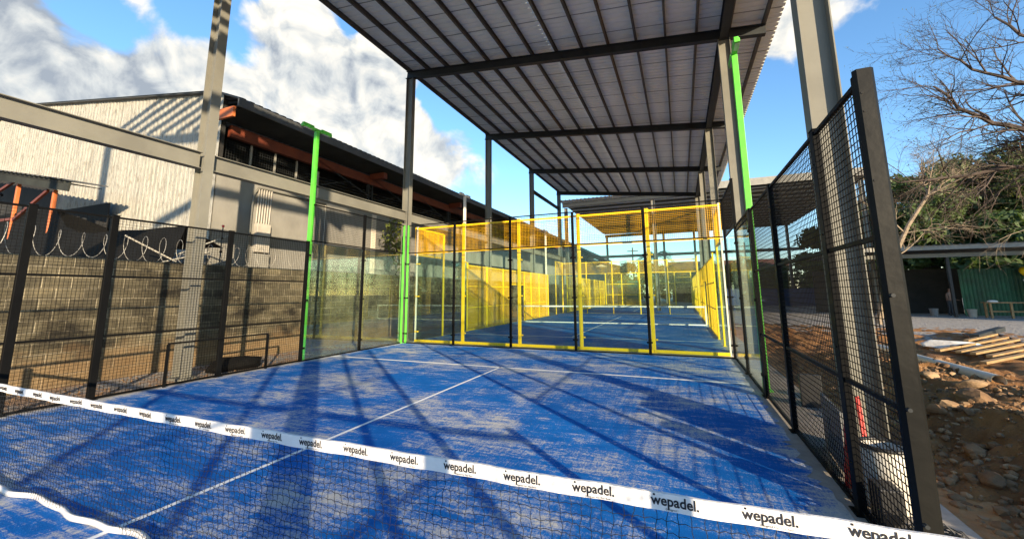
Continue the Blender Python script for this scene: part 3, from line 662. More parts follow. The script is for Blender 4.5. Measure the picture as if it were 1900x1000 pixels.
for k in range(15):
    x = -.72+.875*k; z = zr(x)
    b_ = MB(); y0, y1 = -3.5, 32.9
    b_.box(x-.03, x-.024, y0, y1, z, z+.18); b_.box(x-.024, x+.035, y0, y1, z, z+.006); b_.box(x-.024, x+.035, y0, y1, z+.174, z+.18); b_.build('purlin', 'purlin_rust' if k in (5, 9) else 'purlin', cn)
for (xa, xb, ya) in ((-.88, 5.25, SH0), (5.252, 11.95, -2.1)):
    b_ = MB(); vs = []; prof = []; y = ya
    while y < 33.0:
        prof += [(y, 0), (y+.15, 0), (y+.165, .030), (y+.205, .030)]; y += .22
    for (yy, dz) in prof:
        for x in (xa, xb): vs.append((x, yy, zr(x)+.182+dz))
    b_.add(vs, [(2*i, 2*i+1, 2*i+3, 2*i+2) for i in range(len(prof)-1)]); rs = b_.build('roof_sheet', 'sheet', cn)
    sm = rs.modifiers.new('thick', 'SOLIDIFY'); sm.thickness = .002; sm.offset = 1
# sheet laps seen from below
b_ = MB()
for y in [SH0+1.1*i for i in range(30)]:
    b_.bar((-.85,y+.18,zr(-.85)+.178), (11.9,y+.18,zr(11.9)+.178), .012, .006)
b_.build('sheet_lap', 'soffit', cn)

# ------------------------------------------------------------------ second canopy
c2 = thing('steel_canopy', (10, 48, 0), 'wide flat roofed steel canopy over the farther courts, behind the near canopy', 'canopy')
def z2(x): return 9.75+.012*x
for x in (-1.0, 7.0, 11.0, 22.0):
    for y in (36.2, 60.0):
        b_ = MB(); b_.ibeam((x,y,-.03), (x,y,z2(x)-.02), .24, .30, .02, (1,0,0)); b_.build('column', 'steel', c2)
for y, dz in ((36.0, 0), (60.2, 0)):
    b_ = MB(); b_.ibeam((-1.3,y,z2(-1.3)+.2), (22.5,y,z2(22.5)+.2), .2, .40, .02); b_.build('rafter', 'steel_dark', c2)
b_ = MB(); b_.box(11.2, 22.5, 35.6, 35.66, 10.15, 10.75); b_.build('fascia', 'greybox', c2)
for k in range(13):
    y = 37.5+1.85*k
    b_ = MB(); b_.box(-1.3, 22.7, y-.04, y+.04, 10.16, 10.36); b_.build('purlin', 'purlin', c2)
b_ = MB(); prof = []; x = -1.6
while x < 23: prof += [(x, 0), (x+.20, 0), (x+.24, .05), (x+.34, .05)]; x += .38
b_.add([(x, yy, 10.40+dz) for x, dz in prof for yy in (35.7, 60.5)], [(2*i, 2*i+2, 2*i+3, 2*i+1) for i in range(len(prof)-1)]); b_.build('roof_sheet', 'sheet', c2)
b_ = MB(); b_.ibeam((-6,61,6.9), (24,61,7.0), .2, .4, .02); b_.build('tie_beam', 'steel', c2)

# ------------------------------------------------------------------ warehouse on the left
WX = -4.3
bd = thing('warehouse', (-12, 30, 0), 'old warehouse with flaking cream gable and long dark eaves behind the block wall', 'building')
b_ = MB(); b_.box(WX-.25, WX, 6.19, 78, -.03, 5.82); b_.build('side_wall', 'render', bd)
# gable: corrugated sheet
b_ = MB(); x = WX; vs = []
def gz(x): return 8.2+.157*(-5.3-x) if x > -19 else 8.2+.157*13.7-.157*(-19-x)
def rz_(x): return 7.62+(gz(-4.5)-7.60)*(-3.3-x)/1.2 if x > -4.5 else gz(x)+.02
i = 0
pts = []
while x > -34:
    k_ = .006*math.sin(x*1.7)+.005*math.sin(x*4.1); pts += [(x, 6.14+k_), (x-.09, 6.14+k_), (x-.125, 6.156+k_), (x-.19, 6.156+k_)]; x -= .225
for (xx, yy) in pts: vs += [(xx, yy, -.03), (xx, yy, gz(xx))]
b_.add(vs, [(2*i, 2*i+1, 2*i+3, 2*i+2) for i in range(len(pts)-1)]); b_.build('gable_wall', 'cream', bd)
b_ = MB()
for xa, xe in ((-3.30, -4.5), (-4.5, -19.0), (-19.0, -34)):
    b_.bar((xa,6.07,rz_(xa)+.0), (xe,6.07,rz_(xe)+.0), .16, .05)
b_.build('verge_trim', 'roofgrey', bd)
# roof
b_ = MB(); prof = []; y = 5.95
while y < 79: prof += [(y, 0), (y+.10, 0), (y+.14, .035), (y+.24, .035)]; y += .28
EX = -3.30; EZ = 7.62
for xa, xe in ((-3.30, -4.5), (-4.5, -19.0), (-19.0, -34)):
    vs = []
    for (yy, dz) in prof: vs += [(xa, yy, rz_(xa)+.01+dz), (xe, yy, rz_(xe)+.01+dz)]
    b_.add(vs, [(2*i, 2*i+2, 2*i+3, 2*i+1) for i in range(len(prof)-1)])
b_.build('roof', 'roofgrey', bd)
b_ = MB(); b_.box(EX-.03, EX+.02, 5.97, 79, EZ-.27, EZ-.004); b_.build('fascia', 'roofgrey', bd, bevel=.01)
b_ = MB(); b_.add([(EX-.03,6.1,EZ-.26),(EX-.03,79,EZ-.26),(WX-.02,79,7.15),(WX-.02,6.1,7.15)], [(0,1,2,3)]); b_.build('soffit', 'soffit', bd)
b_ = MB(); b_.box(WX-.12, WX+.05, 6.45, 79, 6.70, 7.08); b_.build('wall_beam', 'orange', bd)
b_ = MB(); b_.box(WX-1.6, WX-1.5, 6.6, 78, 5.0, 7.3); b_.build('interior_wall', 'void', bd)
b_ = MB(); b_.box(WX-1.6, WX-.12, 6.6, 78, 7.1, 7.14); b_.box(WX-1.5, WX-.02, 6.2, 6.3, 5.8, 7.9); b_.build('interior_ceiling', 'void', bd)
b_ = MB(); b_.box(-4.25, -3.52, 5.98, 6.06, 7.08, 7.40); b_.build('beam_end', 'orange_bright', bd)
for k, y in enumerate((12.95, 20.0, 27.0, 34.0, 41.0, 48.0)):
    b_ = MB(); b_.box(WX+.04, -3.45, y-.12, y+.12, 6.9, 7.17); b_.build('bracket', 'orange', bd)
    b_ = MB(); b_.box(WX-.1, WX+.02, y-.16, y-.09, 5.82, 7.1); b_.box(WX-.1, WX+.02, y+.09, y+.16, 5.82, 7.1)
    for q in range(6): b_.bar((WX-.04,y-.10,5.9+.18*q), (WX-.04,y+.10,6.0+.18*q), .03, .03)
    b_.build('lattice_column', 'steel_dark', bd)
for k, y in enumerate((9.9, 13.2, 16.6, 20.2, 23.7, 27.2)):
    b_ = MB(); b_.bar((WX+.03,y,6.95), (WX+.03,y+3.0,6.1), .04, .05); b_.bar((WX+.03,y+.2,6.0), (WX+.03,y+1.8,6.55), .04, .04); b_.build('brace', 'steel_dark', bd)
    b_ = MB()
    for q in range(5): b_.bar((WX-.35,y-.2,5.88+.13*q), (WX-.35,y+3.0,5.93+.13*q), .16, .012)
    b_.build('louvre', 'louvre', bd)
for y in (7.3, 8.2, 9.1):
    b_ = MB(); b_.box(WX-.2, WX-.15, y-.03, y+.03, 5.82, 6.7); b_.build('mullion', 'greybox', bd)
b_ = MB()
b_.grid((WX-.22,6.5,5.85), (0,1,0), 3.2, (0,0,1), .8, .09, .004); b_.build('window_mesh', 'steel_dark', bd)
b_ = MB(); b_.box(WX-.1, WX+.02, 9.75, 10.0, 5.95, 6.5); b_.build('vent_box', 'greybox', bd, bevel=.01)
b_ = MB(); b_.box(WX-.28, WX+.06, 6.19, 78, 5.822, 5.90); b_.build('sill', 'render', bd)
b_ = MB(); b_.box(WX+.001, WX+.05, 13.12, 13.40, 2.3, 5.3); b_.build('downpipe', 'house', bd, bevel=.01)
b_ = MB()
for q in range(12): b_.box(WX+.001, WX+.045, 13.45, 14.35, 3.45+.085*q, 3.45+.085*q+.06)
b_.build('vent_louvre', 'greybox', bd)
# conduits and boxes on the wall
cb = thing('conduit_riser', (WX, 7.8, 2), 'bundle of pale conduits running down the grey warehouse wall into a box', 'conduits')
for q in range(6):
    b_ = MB(); y = 7.53+.092*q; b_.tube([(WX+.06,y+.02,5.22),(WX+.06,y,4.1),(WX+.06,y-.01,3.98)], .024, 8); b_.build('conduit', 'conduit', cb, smooth=True)
b_ = MB(); b_.box(WX+.002, WX+.20, 7.5, 7.98, 3.05, 4.02); b_.build('junction_box', 'conduit', cb, bevel=.012)
b_ = MB(); b_.box(WX+.002, WX+.22, 7.48, 8.0, 1.6, 3.0); b_.build('meter_cabinet', 'greybox', cb, bevel=.012)
b_ = MB(); b_.tube([(WX+.04,7.34,2.0),(WX+.06,7.34,4.6),(WX+.06,7.40,5.05),(WX+.05,7.55,5.25),(WX+.05,10.4,5.25)], .04, 8); b_.build('cable_pipe', 'steel', cb, smooth=True)
b_ = MB(); b_.tube([(WX+.03,10.4,2.3),(WX+.03,10.4,5.2)], .018, 6); b_.build('thin_pipe', 'conduit', cb)

# ------------------------------------------------------------------ block wall, razor wire, hut, tarpaulin
b_ = MB(); b_.box(-2.2, -2.0, -9, 60, -.03, 2.40)
tag(b_.build('block_wall', 'blocks'), 'weathered concrete block boundary wall left of the courts', 'wall')
for y, lab in ((1.35, 'thin knobbed wire post on the block wall in front of the cream gable'), (5.15, 'thin wire post with a red cap on the block wall beside the warehouse corner')):
    t = thing('wire_post', (-2.1, y, 2.4), lab, 'post')
    b_ = MB(); b_.tube([(-2.1,y,2.4),(-2.1,y,3.45)], .014, 6); b_.build('rod', 'steel_dark', t)
    for z in (2.75, 3.1, 3.42):
        b_ = MB(); rockmesh(b_, (-2.1, y, z), .035, (1, 1, 1), 2); b_.build('insulator', 'red' if (y > 3 and z > 3.3) else 'black', t, smooth=True)
b_ = MB(); pts = []; tt = 0
while tt < 2*math.pi*105:
    r = .27+.03*math.sin(tt*.13); pts.append((-2.1+r*math.cos(tt)*.9, -2+tt/(2*math.pi)*.34, 2.66+r*math.sin(tt))); tt += 2*math.pi/18
b_.tube(pts, .0055, 4, False)
tag(b_.build('razor_wire', 'razor'), 'coil of galvanised razor wire along the top of the block wall', 'razor wire')

hut = thing('hut', (-12, 5, 0), 'open hut with dark sheet roof and orange posts before the cream gable', 'hut')
b_ = MB(); prof = []; x = -7.7
while x > -24: prof += [(x, 0), (x-.14, 0), (x-.18, .04), (x-.3, .04)]; x -= .34
def hz(x): return 5.02+.185*(-7.95-x)
b_.add([(xx, yy, hz(xx)+.05+dz+(yy-4.2)*.02) for xx, dz in prof for yy in (4.05, 5.1)], [(2*i, 2*i+1, 2*i+3, 2*i+2) for i in range(len(prof)-1)]); b_.build('roof', 'roofgrey', hut)
b_ = MB(); b_.bar((-7.8,4.2,hz(-7.8)-.12), (-24,4.2,hz(-24)-.12), .05, .30); b_.build('fascia', 'soffit', hut)
b_ = MB(); b_.add([(-24,6.05,0),(-14.2,6.05,0),(-14.2,6.05,hz(-14.2)-.05),(-24,6.05,hz(-24)-.05),(-24,6.11,0),(-14.2,6.11,0),(-14.2,6.11,hz(-14.2)-.05),(-24,6.11,hz(-24)-.05)], [(0,1,2,3),(4,7,6,5),(1,5,6,2)]); b_.build('back_wall', 'void', hut)  # dark board added to stand in for the shade under the hut roof
b_ = MB(); b_.bar((-8.1,4.6,hz(-8.1)-.02), (-24,4.6,hz(-24)-.02), .9, .02); b_.build('ceiling', 'void', hut)
for x in (-9.35, -12.0, -15.0):
    b_ = MB(); b_.box(x-.05, x+.05, 4.40, 4.5, 0, hz(x)-.3); b_.build('post', 'orange_bright', hut, bevel=.01)
b_ = MB(); b_.box(-24, -9.6, 5.9, 5.93, 2.4, 4.9); b_.build('back_sheet', 'void', hut)
for a, e in (((-11.8,4.4,4.2), (-9.7,4.4,5.0)), ((-14.8,4.4,5.0), (-12.2,4.4,5.6)), ((-14.9,4.44,4.3), (-12.1,4.44,4.25))):
    b_ = MB(); b_.bar(a, e, .07, .09); b_.build('brace', 'orange', hut)
b_ = MB(); n_ = 14; vs = []
for i in range(n_+1):
    x = -2.55-11.5*i/n_; k = .06*math.sin(i*2.3)
    vs += [(x-.25*(i == 0), 4.3+.3*k, 2.0), (x+.15*(i == 0), 4.45+.2*k, 3.34+k*.35+.022*i+.85*sst(-7.9, -9.0, x)), (x-.35*(i == 0), 5.7, 2.95+k*.4+.02*i+.85*sst(-7.9, -9.0, x))]
b_.add(vs, [(3*i+j, 3*i+j+1, 3*i+4+j, 3*i+3+j) for i in range(n_) for j in (0, 1)])
o = b_.build('tarpaulin', 'tarp'); tag(o, 'black tarpaulin lean-to sagging behind the block wall', 'tarpaulin'); sm = o.modifiers.new('thick', 'SOLIDIFY'); sm.thickness = .012
b_ = MB(); b_.tube([(-2.55,3.35,2.98),(-2.35,4.30,2.45)], .018, 8); tag(b_.build('pole', 'conduit'), 'pale pole leaning across the black tarpaulin', 'pole')
b_ = MB(); b_.bar((-3.0,4.6,2.65), (-2.6,5.6,3.25), .5, .03); b_.bar((-2.9,4.3,2.45), (-2.45,5.1,2.75), .35, .03); tag(b_.build('roof_sheet_scrap', 'greybox'), 'loose pale sheet scraps at the end of the black tarpaulin', 'sheet metal')

# low guard frame on the left fence line
t = thing('guard_frame', (.07, 4, 0), 'low black guard frame standing against the left mesh fence', 'guard rail')
b_ = MB(); b_.bar((.07,3.05,.77), (.07,5.02,.77), .03, .03); b_.build('top_rail', 'black', t)
for y in (3.05, 5.02):
    b_ = MB(); b_.box(.05, .09, y-.02, y+.02, 0, .755); b_.build('leg', 'black', t)
b_ = MB(); rockmesh(b_, (-.75, 4.9, .06), .42, (1.0, 1.5, .55), 3); tag(b_.build('rubbish_heap', 'tarp', smooth=False), 'dark heap of black sheeting on the gravel behind the left mesh fence', 'heap')
b_ = MB(); rockmesh(b_, (-.75, .9, .02), .26, (1.0, 1.4, .35), 3); tag(b_.build('sack', 'cloth', smooth=True), 'flat white sack on the gravel at the left edge behind the fence', 'sack')

# ------------------------------------------------------------------ clutter right of the fence
b_ = MB(); b_.bar((10.19,3.90,.28), (10.12,3.04,.285), .02, .55); tag(b_.build('sheet', 'boardgrey'), 'grey board leaning on edge outside the right mesh fence', 'board')
b_ = MB(); b_.bar((10.075,2.86,0), (10.12,2.84,.56), .075, .035, (0,1,0)); tag(b_.build('plank', 'red', bevel=.004), 'short bright red plank upright behind the right mesh fence, left of the post', 'plank')
b_ = MB(); b_.bar((10.15,2.84,0), (10.18,2.82,.40), .10, .03, (0,1,0)); tag(b_.build('plank', 'boardgrey', bevel=.004), 'grey blue offcut standing right beside the short red plank', 'plank')
b_ = MB(); b_.bar((10.30,3.12,.05), (10.33,3.30,.66), .035, .03, (0,1,0)); tag(b_.build('plank', 'red', bevel=.004), 'thin red strip leaning on the grey column above the white drum', 'plank')
b_ = MB(); b_.box(10.36, 10.62, 5.6, 5.66, 0, .45); tag(b_.build('crate_board', 'blackplastic', bevel=.004), 'small black board on the slab left of the grey board', 'board')
dr = thing('drum', (10.25, 2.58, 0), 'white plastic drum with black rim outside the right mesh fence', 'drum')
b_ = MB(); n_ = 28; prf = [(.14,0),(.15,.03),(.155,.25),(.16,.27),(.155,.29),(.155,.44),(.145,.44),(.14,.08)]
b_.add([(10.25+r*math.cos(2*math.pi*i/n_), 2.58+r*math.sin(2*math.pi*i/n_), z+.01) for r, z in prf for i in range(n_)], [(k*n_+i, k*n_+(i+1) % n_, (k+1)*n_+(i+1) % n_, (k+1)*n_+i) for k in range(len(prf)-1) for i in range(n_)]+[tuple(range(7*n_, 8*n_))]); b_.build('drum_body', 'white', dr, smooth=True)
b_ = MB(); b_.tube([(10.25+.157*math.cos(2*math.pi*i/24), 2.58+.157*math.sin(2*math.pi*i/24), .45) for i in range(25)], .016, 6, False); b_.build('rim', 'blackplastic', dr, smooth=True)
b_ = MB(); b_.tube([(10.39,2.53,.42),(10.43,2.51,.39),(10.44,2.50,.34),(10.40,2.52,.31)], .004, 5); b_.build('handle', 'razor', dr)
b_ = MB(); b_.box(10.06, 10.20, 2.20, 2.40, .005, .26); tag(b_.build('box', 'blackplastic', bevel=.012), 'black box on the slab in front of the white drum', 'box')
b_ = MB(); random.seed(11)
for q in range(26):
    r = .10+.07*random.random(); a0 = random.random()*6; tl = random.uniform(-.5, .5)
    b_.tube([(10.24+r*math.cos(a0+i*.45), 1.90+r*1.1*math.sin(a0+i*.45), .09+.06*random.random()+tl*r*math.sin(i*.45)*.6) for i in range(12)], .005, 4, False)
tag(b_.build('wire_coil', 'hosecoil'), 'tangled coil of wire on the slab beside the near end of the fence', 'wire coil')
b_ = MB()
pp = [(12.76,9.8),(12.77,7.9),(12.79,6.22)]
pz = [.40, .40, .405]
b_.tube([(x, y, z) for (x, y), z in zip(pp, pz)], .085, 18, False); b_.tube([(x, y, z) for (x, y), z in zip(pp, pz)][::-1], .074, 18, False)
n0 = len(b_.v)
o = b_.build('pipe', 'pvc', smooth=True); tag(o, 'long grey-white plastic pipe lying along the top of the dirt mound', 'pipe')
# timber frame heap
pal = thing('timber_frame', (17, 12, 0), 'flat heap of pale timber battens nailed into frames on the dirt', 'timber')
random.seed(5)
def gzz(x, y): return max(moundz(x, y), -.03) if x < 20.2 and y < 22.7 else -.03
for a, e in [[(16.27, 14.28, 0.2), (18.2, 16.82, 0.2)], [(15.34, 12.61, 0.2), (17.86, 15.7, 0.2)], [(14.76, 11.39, 0.2), (17.75, 15.06, 0.2)], [(14.91, 11.18, 0.2), (17.96, 14.72, 0.2)], [(14.98, 10.78, 0.2), (17.53, 13.7, 0.2)], [(14.32, 9.66, 0.2), (17.02, 12.66, 0.2)], [(14.47, 11.58, 0.2), (15.59, 12.92, 0.2)]]:
    b_ = MB(); b_.bar(a, e, .10, .05); b_.build('batten', 'rail_wood', pal)
for a, e in [[(14.82, 12.89, 0.13), (15.05, 11.22, 0.13)], [(17.72, 17.41, 0.13), (16.11, 12.2, 0.13)], [(18.85, 18.17, 0.13), (17.5, 14.28, 0.13)], [(15.59, 13.63, 0.13), (15.27, 11.13, 0.13)], [(18.29, 16.54, 0.13), (16.22, 11.16, 0.13)]]:
    b_ = MB(); b_.bar(a, e, .11, .05); b_.build('cross_batten', 'rust', pal)
b_ = MB(); b_.bar((16.98, 15.37, 0.22), (19.5, 19.06, 0.22), .20, .14); tag(b_.build('beam', 'steel_dark'), 'dark steel beam resting on the far end of the timber heap', 'beam')
b_ = MB(); rockmesh(b_, (15.66, 13.66, .10), .50, (1.3, .9, .42), 4); tag(b_.build('plastic_sheet', 'cloth', smooth=True), 'crumpled white plastic sheet at the left of the timber heap', 'plastic sheet')

# ------------------------------------------------------------------ shed, right background
sh = thing('open_shed', (27, 34, 0), 'dark open fronted shed with flat roof under the big trees', 'shed')
b_ = MB(); b_.box(18.5, 40, 31.2, 31.3, 4.05, 4.32); b_.build('roof_fascia', 'greybox', sh)
b_ = MB(); b_.box(18.5, 40, 31.8, 31.95, 3.62, 3.86); b_.build('front_beam', 'steel', sh)
b_ = MB(); prof = []; x = 18.4
while x < 40: prof += [(x, 0), (x+.2, 0), (x+.24, .05), (x+.36, .05)]; x += .4
b_.add([(xx, yy, z+dz) for xx, dz in prof for yy, z in ((31.1, 4.33), (38.2, 4.0))], [(2*i, 2*i+2, 2*i+3, 2*i+1) for i in range(len(prof)-1)]); b_.build('roof', 'roofgrey', sh)
b_ = MB(); b_.box(18.5, 27.0, 37.0, 37.1, -.03, 3.1); b_.build('back_wall', 'void', sh)
for x in (19.5, 24.2, 29.3, 34.5):
    b_ = MB(); b_.box(x-.07, x+.07, 31.8, 31.94, -.03, 3.6); b_.build('post', 'steel_dark', sh)
b_ = MB(); prof = []; x = 25.7
while x < 28.8: prof += [(x, 0), (x+.08, 0), (x+.11, .03), (x+.17, .03)]; x += .2
b_.add([(xx, 34.2+dz, z) for xx, dz in prof for z in (-.03, 2.95)], [(2*i, 2*i+2, 2*i+3, 2*i+1) for i in range(len(prof)-1)]); tag(b_.build('corrugated_screen', 'greencor'), 'green corrugated sheet screen inside the dark shed', 'screen')
b_ = MB(); b_.bar((29.2,33.2,.05), (28.6,33.4,2.3), .75, .04, (0,1,0)); tag(b_.build('panel', 'white'), 'white panel leaning at the right end of the shed', 'panel')
b_ = MB(); rockmesh(b_, (28.6, 33.6, 2.72), .36, (1, .8, .9), 3); tag(b_.build('yellow_bundle', 'yellow', smooth=True), 'bright yellow bundle hanging at the right end of the shed', 'bundle')
tb = thing('work_table', (26.7, 31.4, 0), 'rough wooden work table standing before the green screen of the shed', 'table')
b_ = MB(); b_.bar((25.35,31.6,.86), (27.2,31.2,.86), .75, .06, (0,0,1)); b_.build('table_top', 'rail_wood', tb)
for x, y in ((25.5,31.3),(26.3,31.15),(27.05,30.95),(25.55,31.85),(27.1,31.5)):
    b_ = MB(); b_.box(x-.045, x+.045, y-.045, y+.045, -.03, .83); b_.build('leg', 'rail_wood', tb)
b_ = MB(); b_.bar((25.5,31.5,.35), (27.05,31.15,.35), .05, .08); b_.build('stretcher', 'rail_wood', tb)
b_ = MB(); rockmesh(b_, (25.75, 31.5, .93), .24, (1.4, .8, .35), 2); tag(b_.build('sack', 'cloth', smooth=True), 'white sack lying on the rough work table', 'sack')
for x, y, lab, mm_ in ((23.8,33.3,'grey bucket on the gravel left of the person by the shed','boardgrey'), (25.15,32.3,'pale bucket on the gravel below the green screen','conduit')):
    b_ = MB(); b_.tube([(x,y,-.03),(x,y,.42)], [.17, .22], 14); b_.tube([(x,y,.42),(x,y,.44)], [.235, .235], 14); tag(b_.build('bucket', mm_), lab, 'bucket')
# person in the shade of the shed
def skin_person(x, y, face, label):
    me = bpy.data.meshes.new('person')
    J = {'pel':(0,0,.92,.125),'sp':(0,-.02,1.12,.125),'ch':(0,-.06,1.34,.15),'nk':(0,-.085,1.50,.055),'hd0':(0,-.11,1.58,.075),'hd':(0,-.12,1.68,.098),'hd2':(0,-.115,1.755,.07),
         'hl':(.095,0,.88,.085),'kl':(.11,-.03,.48,.06),'al':(.115,0,.10,.042),'tl':(.125,-.16,.045,.035),
         'hr':(-.095,0,.88,.085),'kr':(-.12,-.04,.48,.06),'ar':(-.125,.03,.10,.042),'tr':(-.135,-.13,.045,.035),
         'shl':(.185,-.06,1.38,.06),'el':(.24,-.09,1.10,.043),'wl':(.20,-.30,1.00,.03),'pl':(.18,-.38,1.0,.034),
         'shr':(-.185,-.06,1.38,.06),'er':(-.25,-.05,1.10,.043),'wr':(-.22,-.27,.98,.03),'pr':(-.20,-.35,.98,.034)}
    E_ = [('pel','sp'),('sp','ch'),('ch','nk'),('nk','hd0'),('hd0','hd'),('hd','hd2'),('pel','hl'),('hl','kl'),('kl','al'),('al','tl'),('pel','hr'),('hr','kr'),('kr','ar'),('ar','tr'),
          ('ch','shl'),('shl','el'),('el','wl'),('wl','pl'),('ch','shr'),('shr','er'),('er','wr'),('wr','pr')]
    for s, pn in ((1, 'pl'), (-1, 'pr')):
        b0 = J[pn]
        for q in range(5):
            n1, n2 = '%s%da' % (pn, q), '%s%db' % (pn, q)
            off = (q-1.5)*.021 if q < 4 else s*-.045
            J[n1] = (b0[0]+off*s, b0[1]-(.045 if q < 4 else .005), b0[2]-.008*(q % 2), .0095); J[n2] = (b0[0]+off*s*1.1, b0[1]-(.085 if q < 4 else .04), b0[2]-.022, .008)
            E_ += [(pn, n1), (n1, n2)]
    K = list(J); me.from_pydata([J[k][:3] for k in K], [(K.index(a), K.index(c)) for a, c in E_], [])
    o = bpy.data.objects.new('person', me); C.objects.link(o); o.location = (x, y, -.03); o.rotation_euler = (0, 0, face)
    for nm in ('skin', 'shirt', 'trousers', 'hair'): me.materials.append(MT[nm])
    md = o.modifiers.new('skin', 'SKIN'); md.use_smooth_shade = True
    for i, k in enumerate(K): me.skin_vertices[0].data[i].radius = (J[k][3], J[k][3])
    me.skin_vertices[0].data[0].use_root = True
    sb = o.modifiers.new('sub', 'SUBSURF'); sb.levels = 2; sb.render_levels = 2
    bpy.context.view_layer.update(); dg = bpy.context.evaluated_depsgraph_get()
    me2 = bpy.data.meshes.new_from_object(o.evaluated_get(dg)); o.modifiers.clear(); o.data = me2
    for p_ in me2.polygons:
        c = p_.center
        if c.z < .95: p_.material_index = 2 if c.z > .10 else 3
        elif c.z < 1.47 and not (c.y < -.20 and abs(c.x) > .12): p_.material_index = 1
        elif c.z > 1.62 and (c.z > 1.715 or c.y > -.10): p_.material_index = 3
        else: p_.material_index = 0
        p_.use_smooth = True
    b_ = MB()
    f = Vector((x, y, -.03)); rz = Matrix.Rotation(face, 3, 'Z')
    for dx, dy, dz, r in ((.035,-.208,1.685,.012),(-.035,-.208,1.685,.012)):
        rockmesh(b_, f+rz @ Vector((dx, dy, dz)), r, (1, 1, 1), 1)
    tag(o, label, 'person')
    return o
skin_person(24.75, 33.6, R_(35), 'person in dusty pink shirt and dark trousers standing in the shed beside the green screen')

# ------------------------------------------------------------------ vegetation
def leafcloud(b_, c, rad, n_, size, seed, flat=.75, hollow=.55):
    rn = random.Random(seed); c = Vector(c)
    for i in range(n_):
        while True:
            d = Vector((rn.uniform(-1,1), rn.uniform(-1,1), rn.uniform(-1,1)))
            if .05 < d.length <= 1: break
        d = d.normalized()*(hollow+(1-hollow)*rn.random()) if rn.random() < .8 else d
        k = .72+.5*vnoise(d.x*2.1+seed, d.y*2.1+d.z*2.3+seed*.7)
        p_ = c+Vector((d.x*rad[0]*k, d.y*rad[1]*k, d.z*rad[2]*k))
        nrm = (d+Vector((rn.uniform(-.9,.9), rn.uniform(-.9,.9), rn.uniform(-.3,1)))).normalized()
        x = nrm.orthogonal().normalized(); y = nrm.cross(x); a = rn.random()*6.28
        x, y = x*math.cos(a)+y*math.sin(a), y*math.cos(a)-x*math.sin(a); s = size*rn.uniform(.6, 1.3)
        b_.add([p_-x*s, p_-y*s*.5, p_+x*s, p_+y*s*.5], [(0,1,2,3)])
def tree(loc, h, rad, lab, nclump, leaf, seed, per=420, size=.20, group='trees behind the shed', zlow=.25):
    t = thing('broadleaf_tree', loc, lab, 'tree', group); rn = random.Random(seed); L_ = Vector(loc)
    b_ = MB(); top = L_+Vector((rn.uniform(-.3,.3), 0, h*.55))
    b_.tube([L_, L_+Vector((.1, .05, h*.25)), top], [.32*h/10, .24*h/10, .14*h/10], 8); br_ = b_
    lv = MB()
    for i in range(nclump):
        a = rn.random()*6.28; rr = math.sqrt(rn.random())*rad*.85; z = h*(zlow+(1-zlow)*rn.random()**.8)
        rr *= math.sqrt(max(.1, 1-((z/h-.55)/.5)**2*.8))
        c = L_+Vector((math.cos(a)*rr, math.sin(a)*rr, z)); cr_ = rad*rn.uniform(.24, .40)
        leafcloud(lv, c, (cr_, cr_, cr_*.72), per, size, seed*31+i)
        if i % 3 == 0: br_.tube([L_+Vector((0, 0, h*.3)), (L_+Vector((0, 0, h*.4))+c)/2, c], [.1*h/10, .07*h/10, .02], 5)
    br_.build('trunk', 'bark', t); lv.build('crown', leaf, t)
for a in [((29.0,47,0),11.5,4.8,'dark broadleaf tree nearest the fence post, rising behind the shed roof',52,'leaf',1),
          ((35.5,48,0),13.0,5.6,'tallest dark broadleaf tree behind the right part of the shed',60,'leaf2',2),
          ((42.5,47,0),13.0,5.6,'broadleaf tree behind the shed at the right picture edge',50,'leaf',3),
          ((25.0,52,0),8.5,4.0,'lower broadleaf tree behind the left end of the shed',36,'leaf2',4),
          ((32.0,43,0),7.0,3.8,'low dark bushy tree directly above the shed roof',40,'leaf',5),
          ((39.0,42,0),7.0,4.0,'low bushy tree above the right end of the shed roof',40,'leaf',6)]:
    tree(*a, per=520, size=.25, zlow=.12)
b_ = MB(); leafcloud(b_, (30.3, 33.0, 5.3), (.8, .8, .9), 260, .12, 77); t_ = b_.build('hanging_foliage', 'leaf3'); tag(t_, 'spray of bright sunlit leaves beside the shed roof at the right edge', 'foliage')

def grow(b_, lf, p_, d, length, r, depth, rn, droop=0, seg=4, leafp=.3):
    pts = [p_]; rs = [r]; d = d.normalized(); kids = []
    for i in range(seg):
        d = (d+Vector((rn.uniform(-1,1), rn.uniform(-1,1), rn.uniform(-1,1)-droop))*.22).normalized()
        p_ = p_+d*(length/seg); pts.append(p_); rs.append(r*(1-.62*(i+1)/seg))
        if depth > 0: kids.append((p_, d, rs[-1]))
    b_.tube(pts, rs, 6 if depth > 2 else (4 if depth > 0 else 3), False)
    for (q, dd, rr) in kids:
        for _ in range(2 if depth > 1 else 2):
            if rn.random() < .88:
                ax = dd.orthogonal().normalized(); ax.rotate(Matrix.Rotation(rn.random()*6.28, 3, dd)); nd_ = (dd*rn.uniform(.55, 1.0)+ax*rn.uniform(.5, .9)).normalized()
                grow(b_, lf, q, nd_, length*rn.uniform(.42, .62), max(rr*.62, .004), depth-1, rn, droop, seg if depth > 1 else 3, leafp)
    if depth == 0 and lf is not None and rn.random() < leafp:
        for _ in range(2):
            q = pts[-1]+Vector((rn.uniform(-.1,.1), rn.uniform(-.1,.1), rn.uniform(-.1,.1))); a = Vector((rn.uniform(-1,1), rn.uniform(-1,1), rn.uniform(-1,1))).normalized()*.03; c = a.orthogonal().normalized()*.018
            lf.add([q-a, q-c, q+a, q+c], [(0,1,2,3)])
rn = random.Random(21)
bt = thing('bare_tree', (21.8, 14.2, 0), 'large leafless spreading tree reaching in from the right edge against the sky', 'tree')
b_ = MB(); lf = MB(); B0 = Vector((21.8, 14.2, 0))
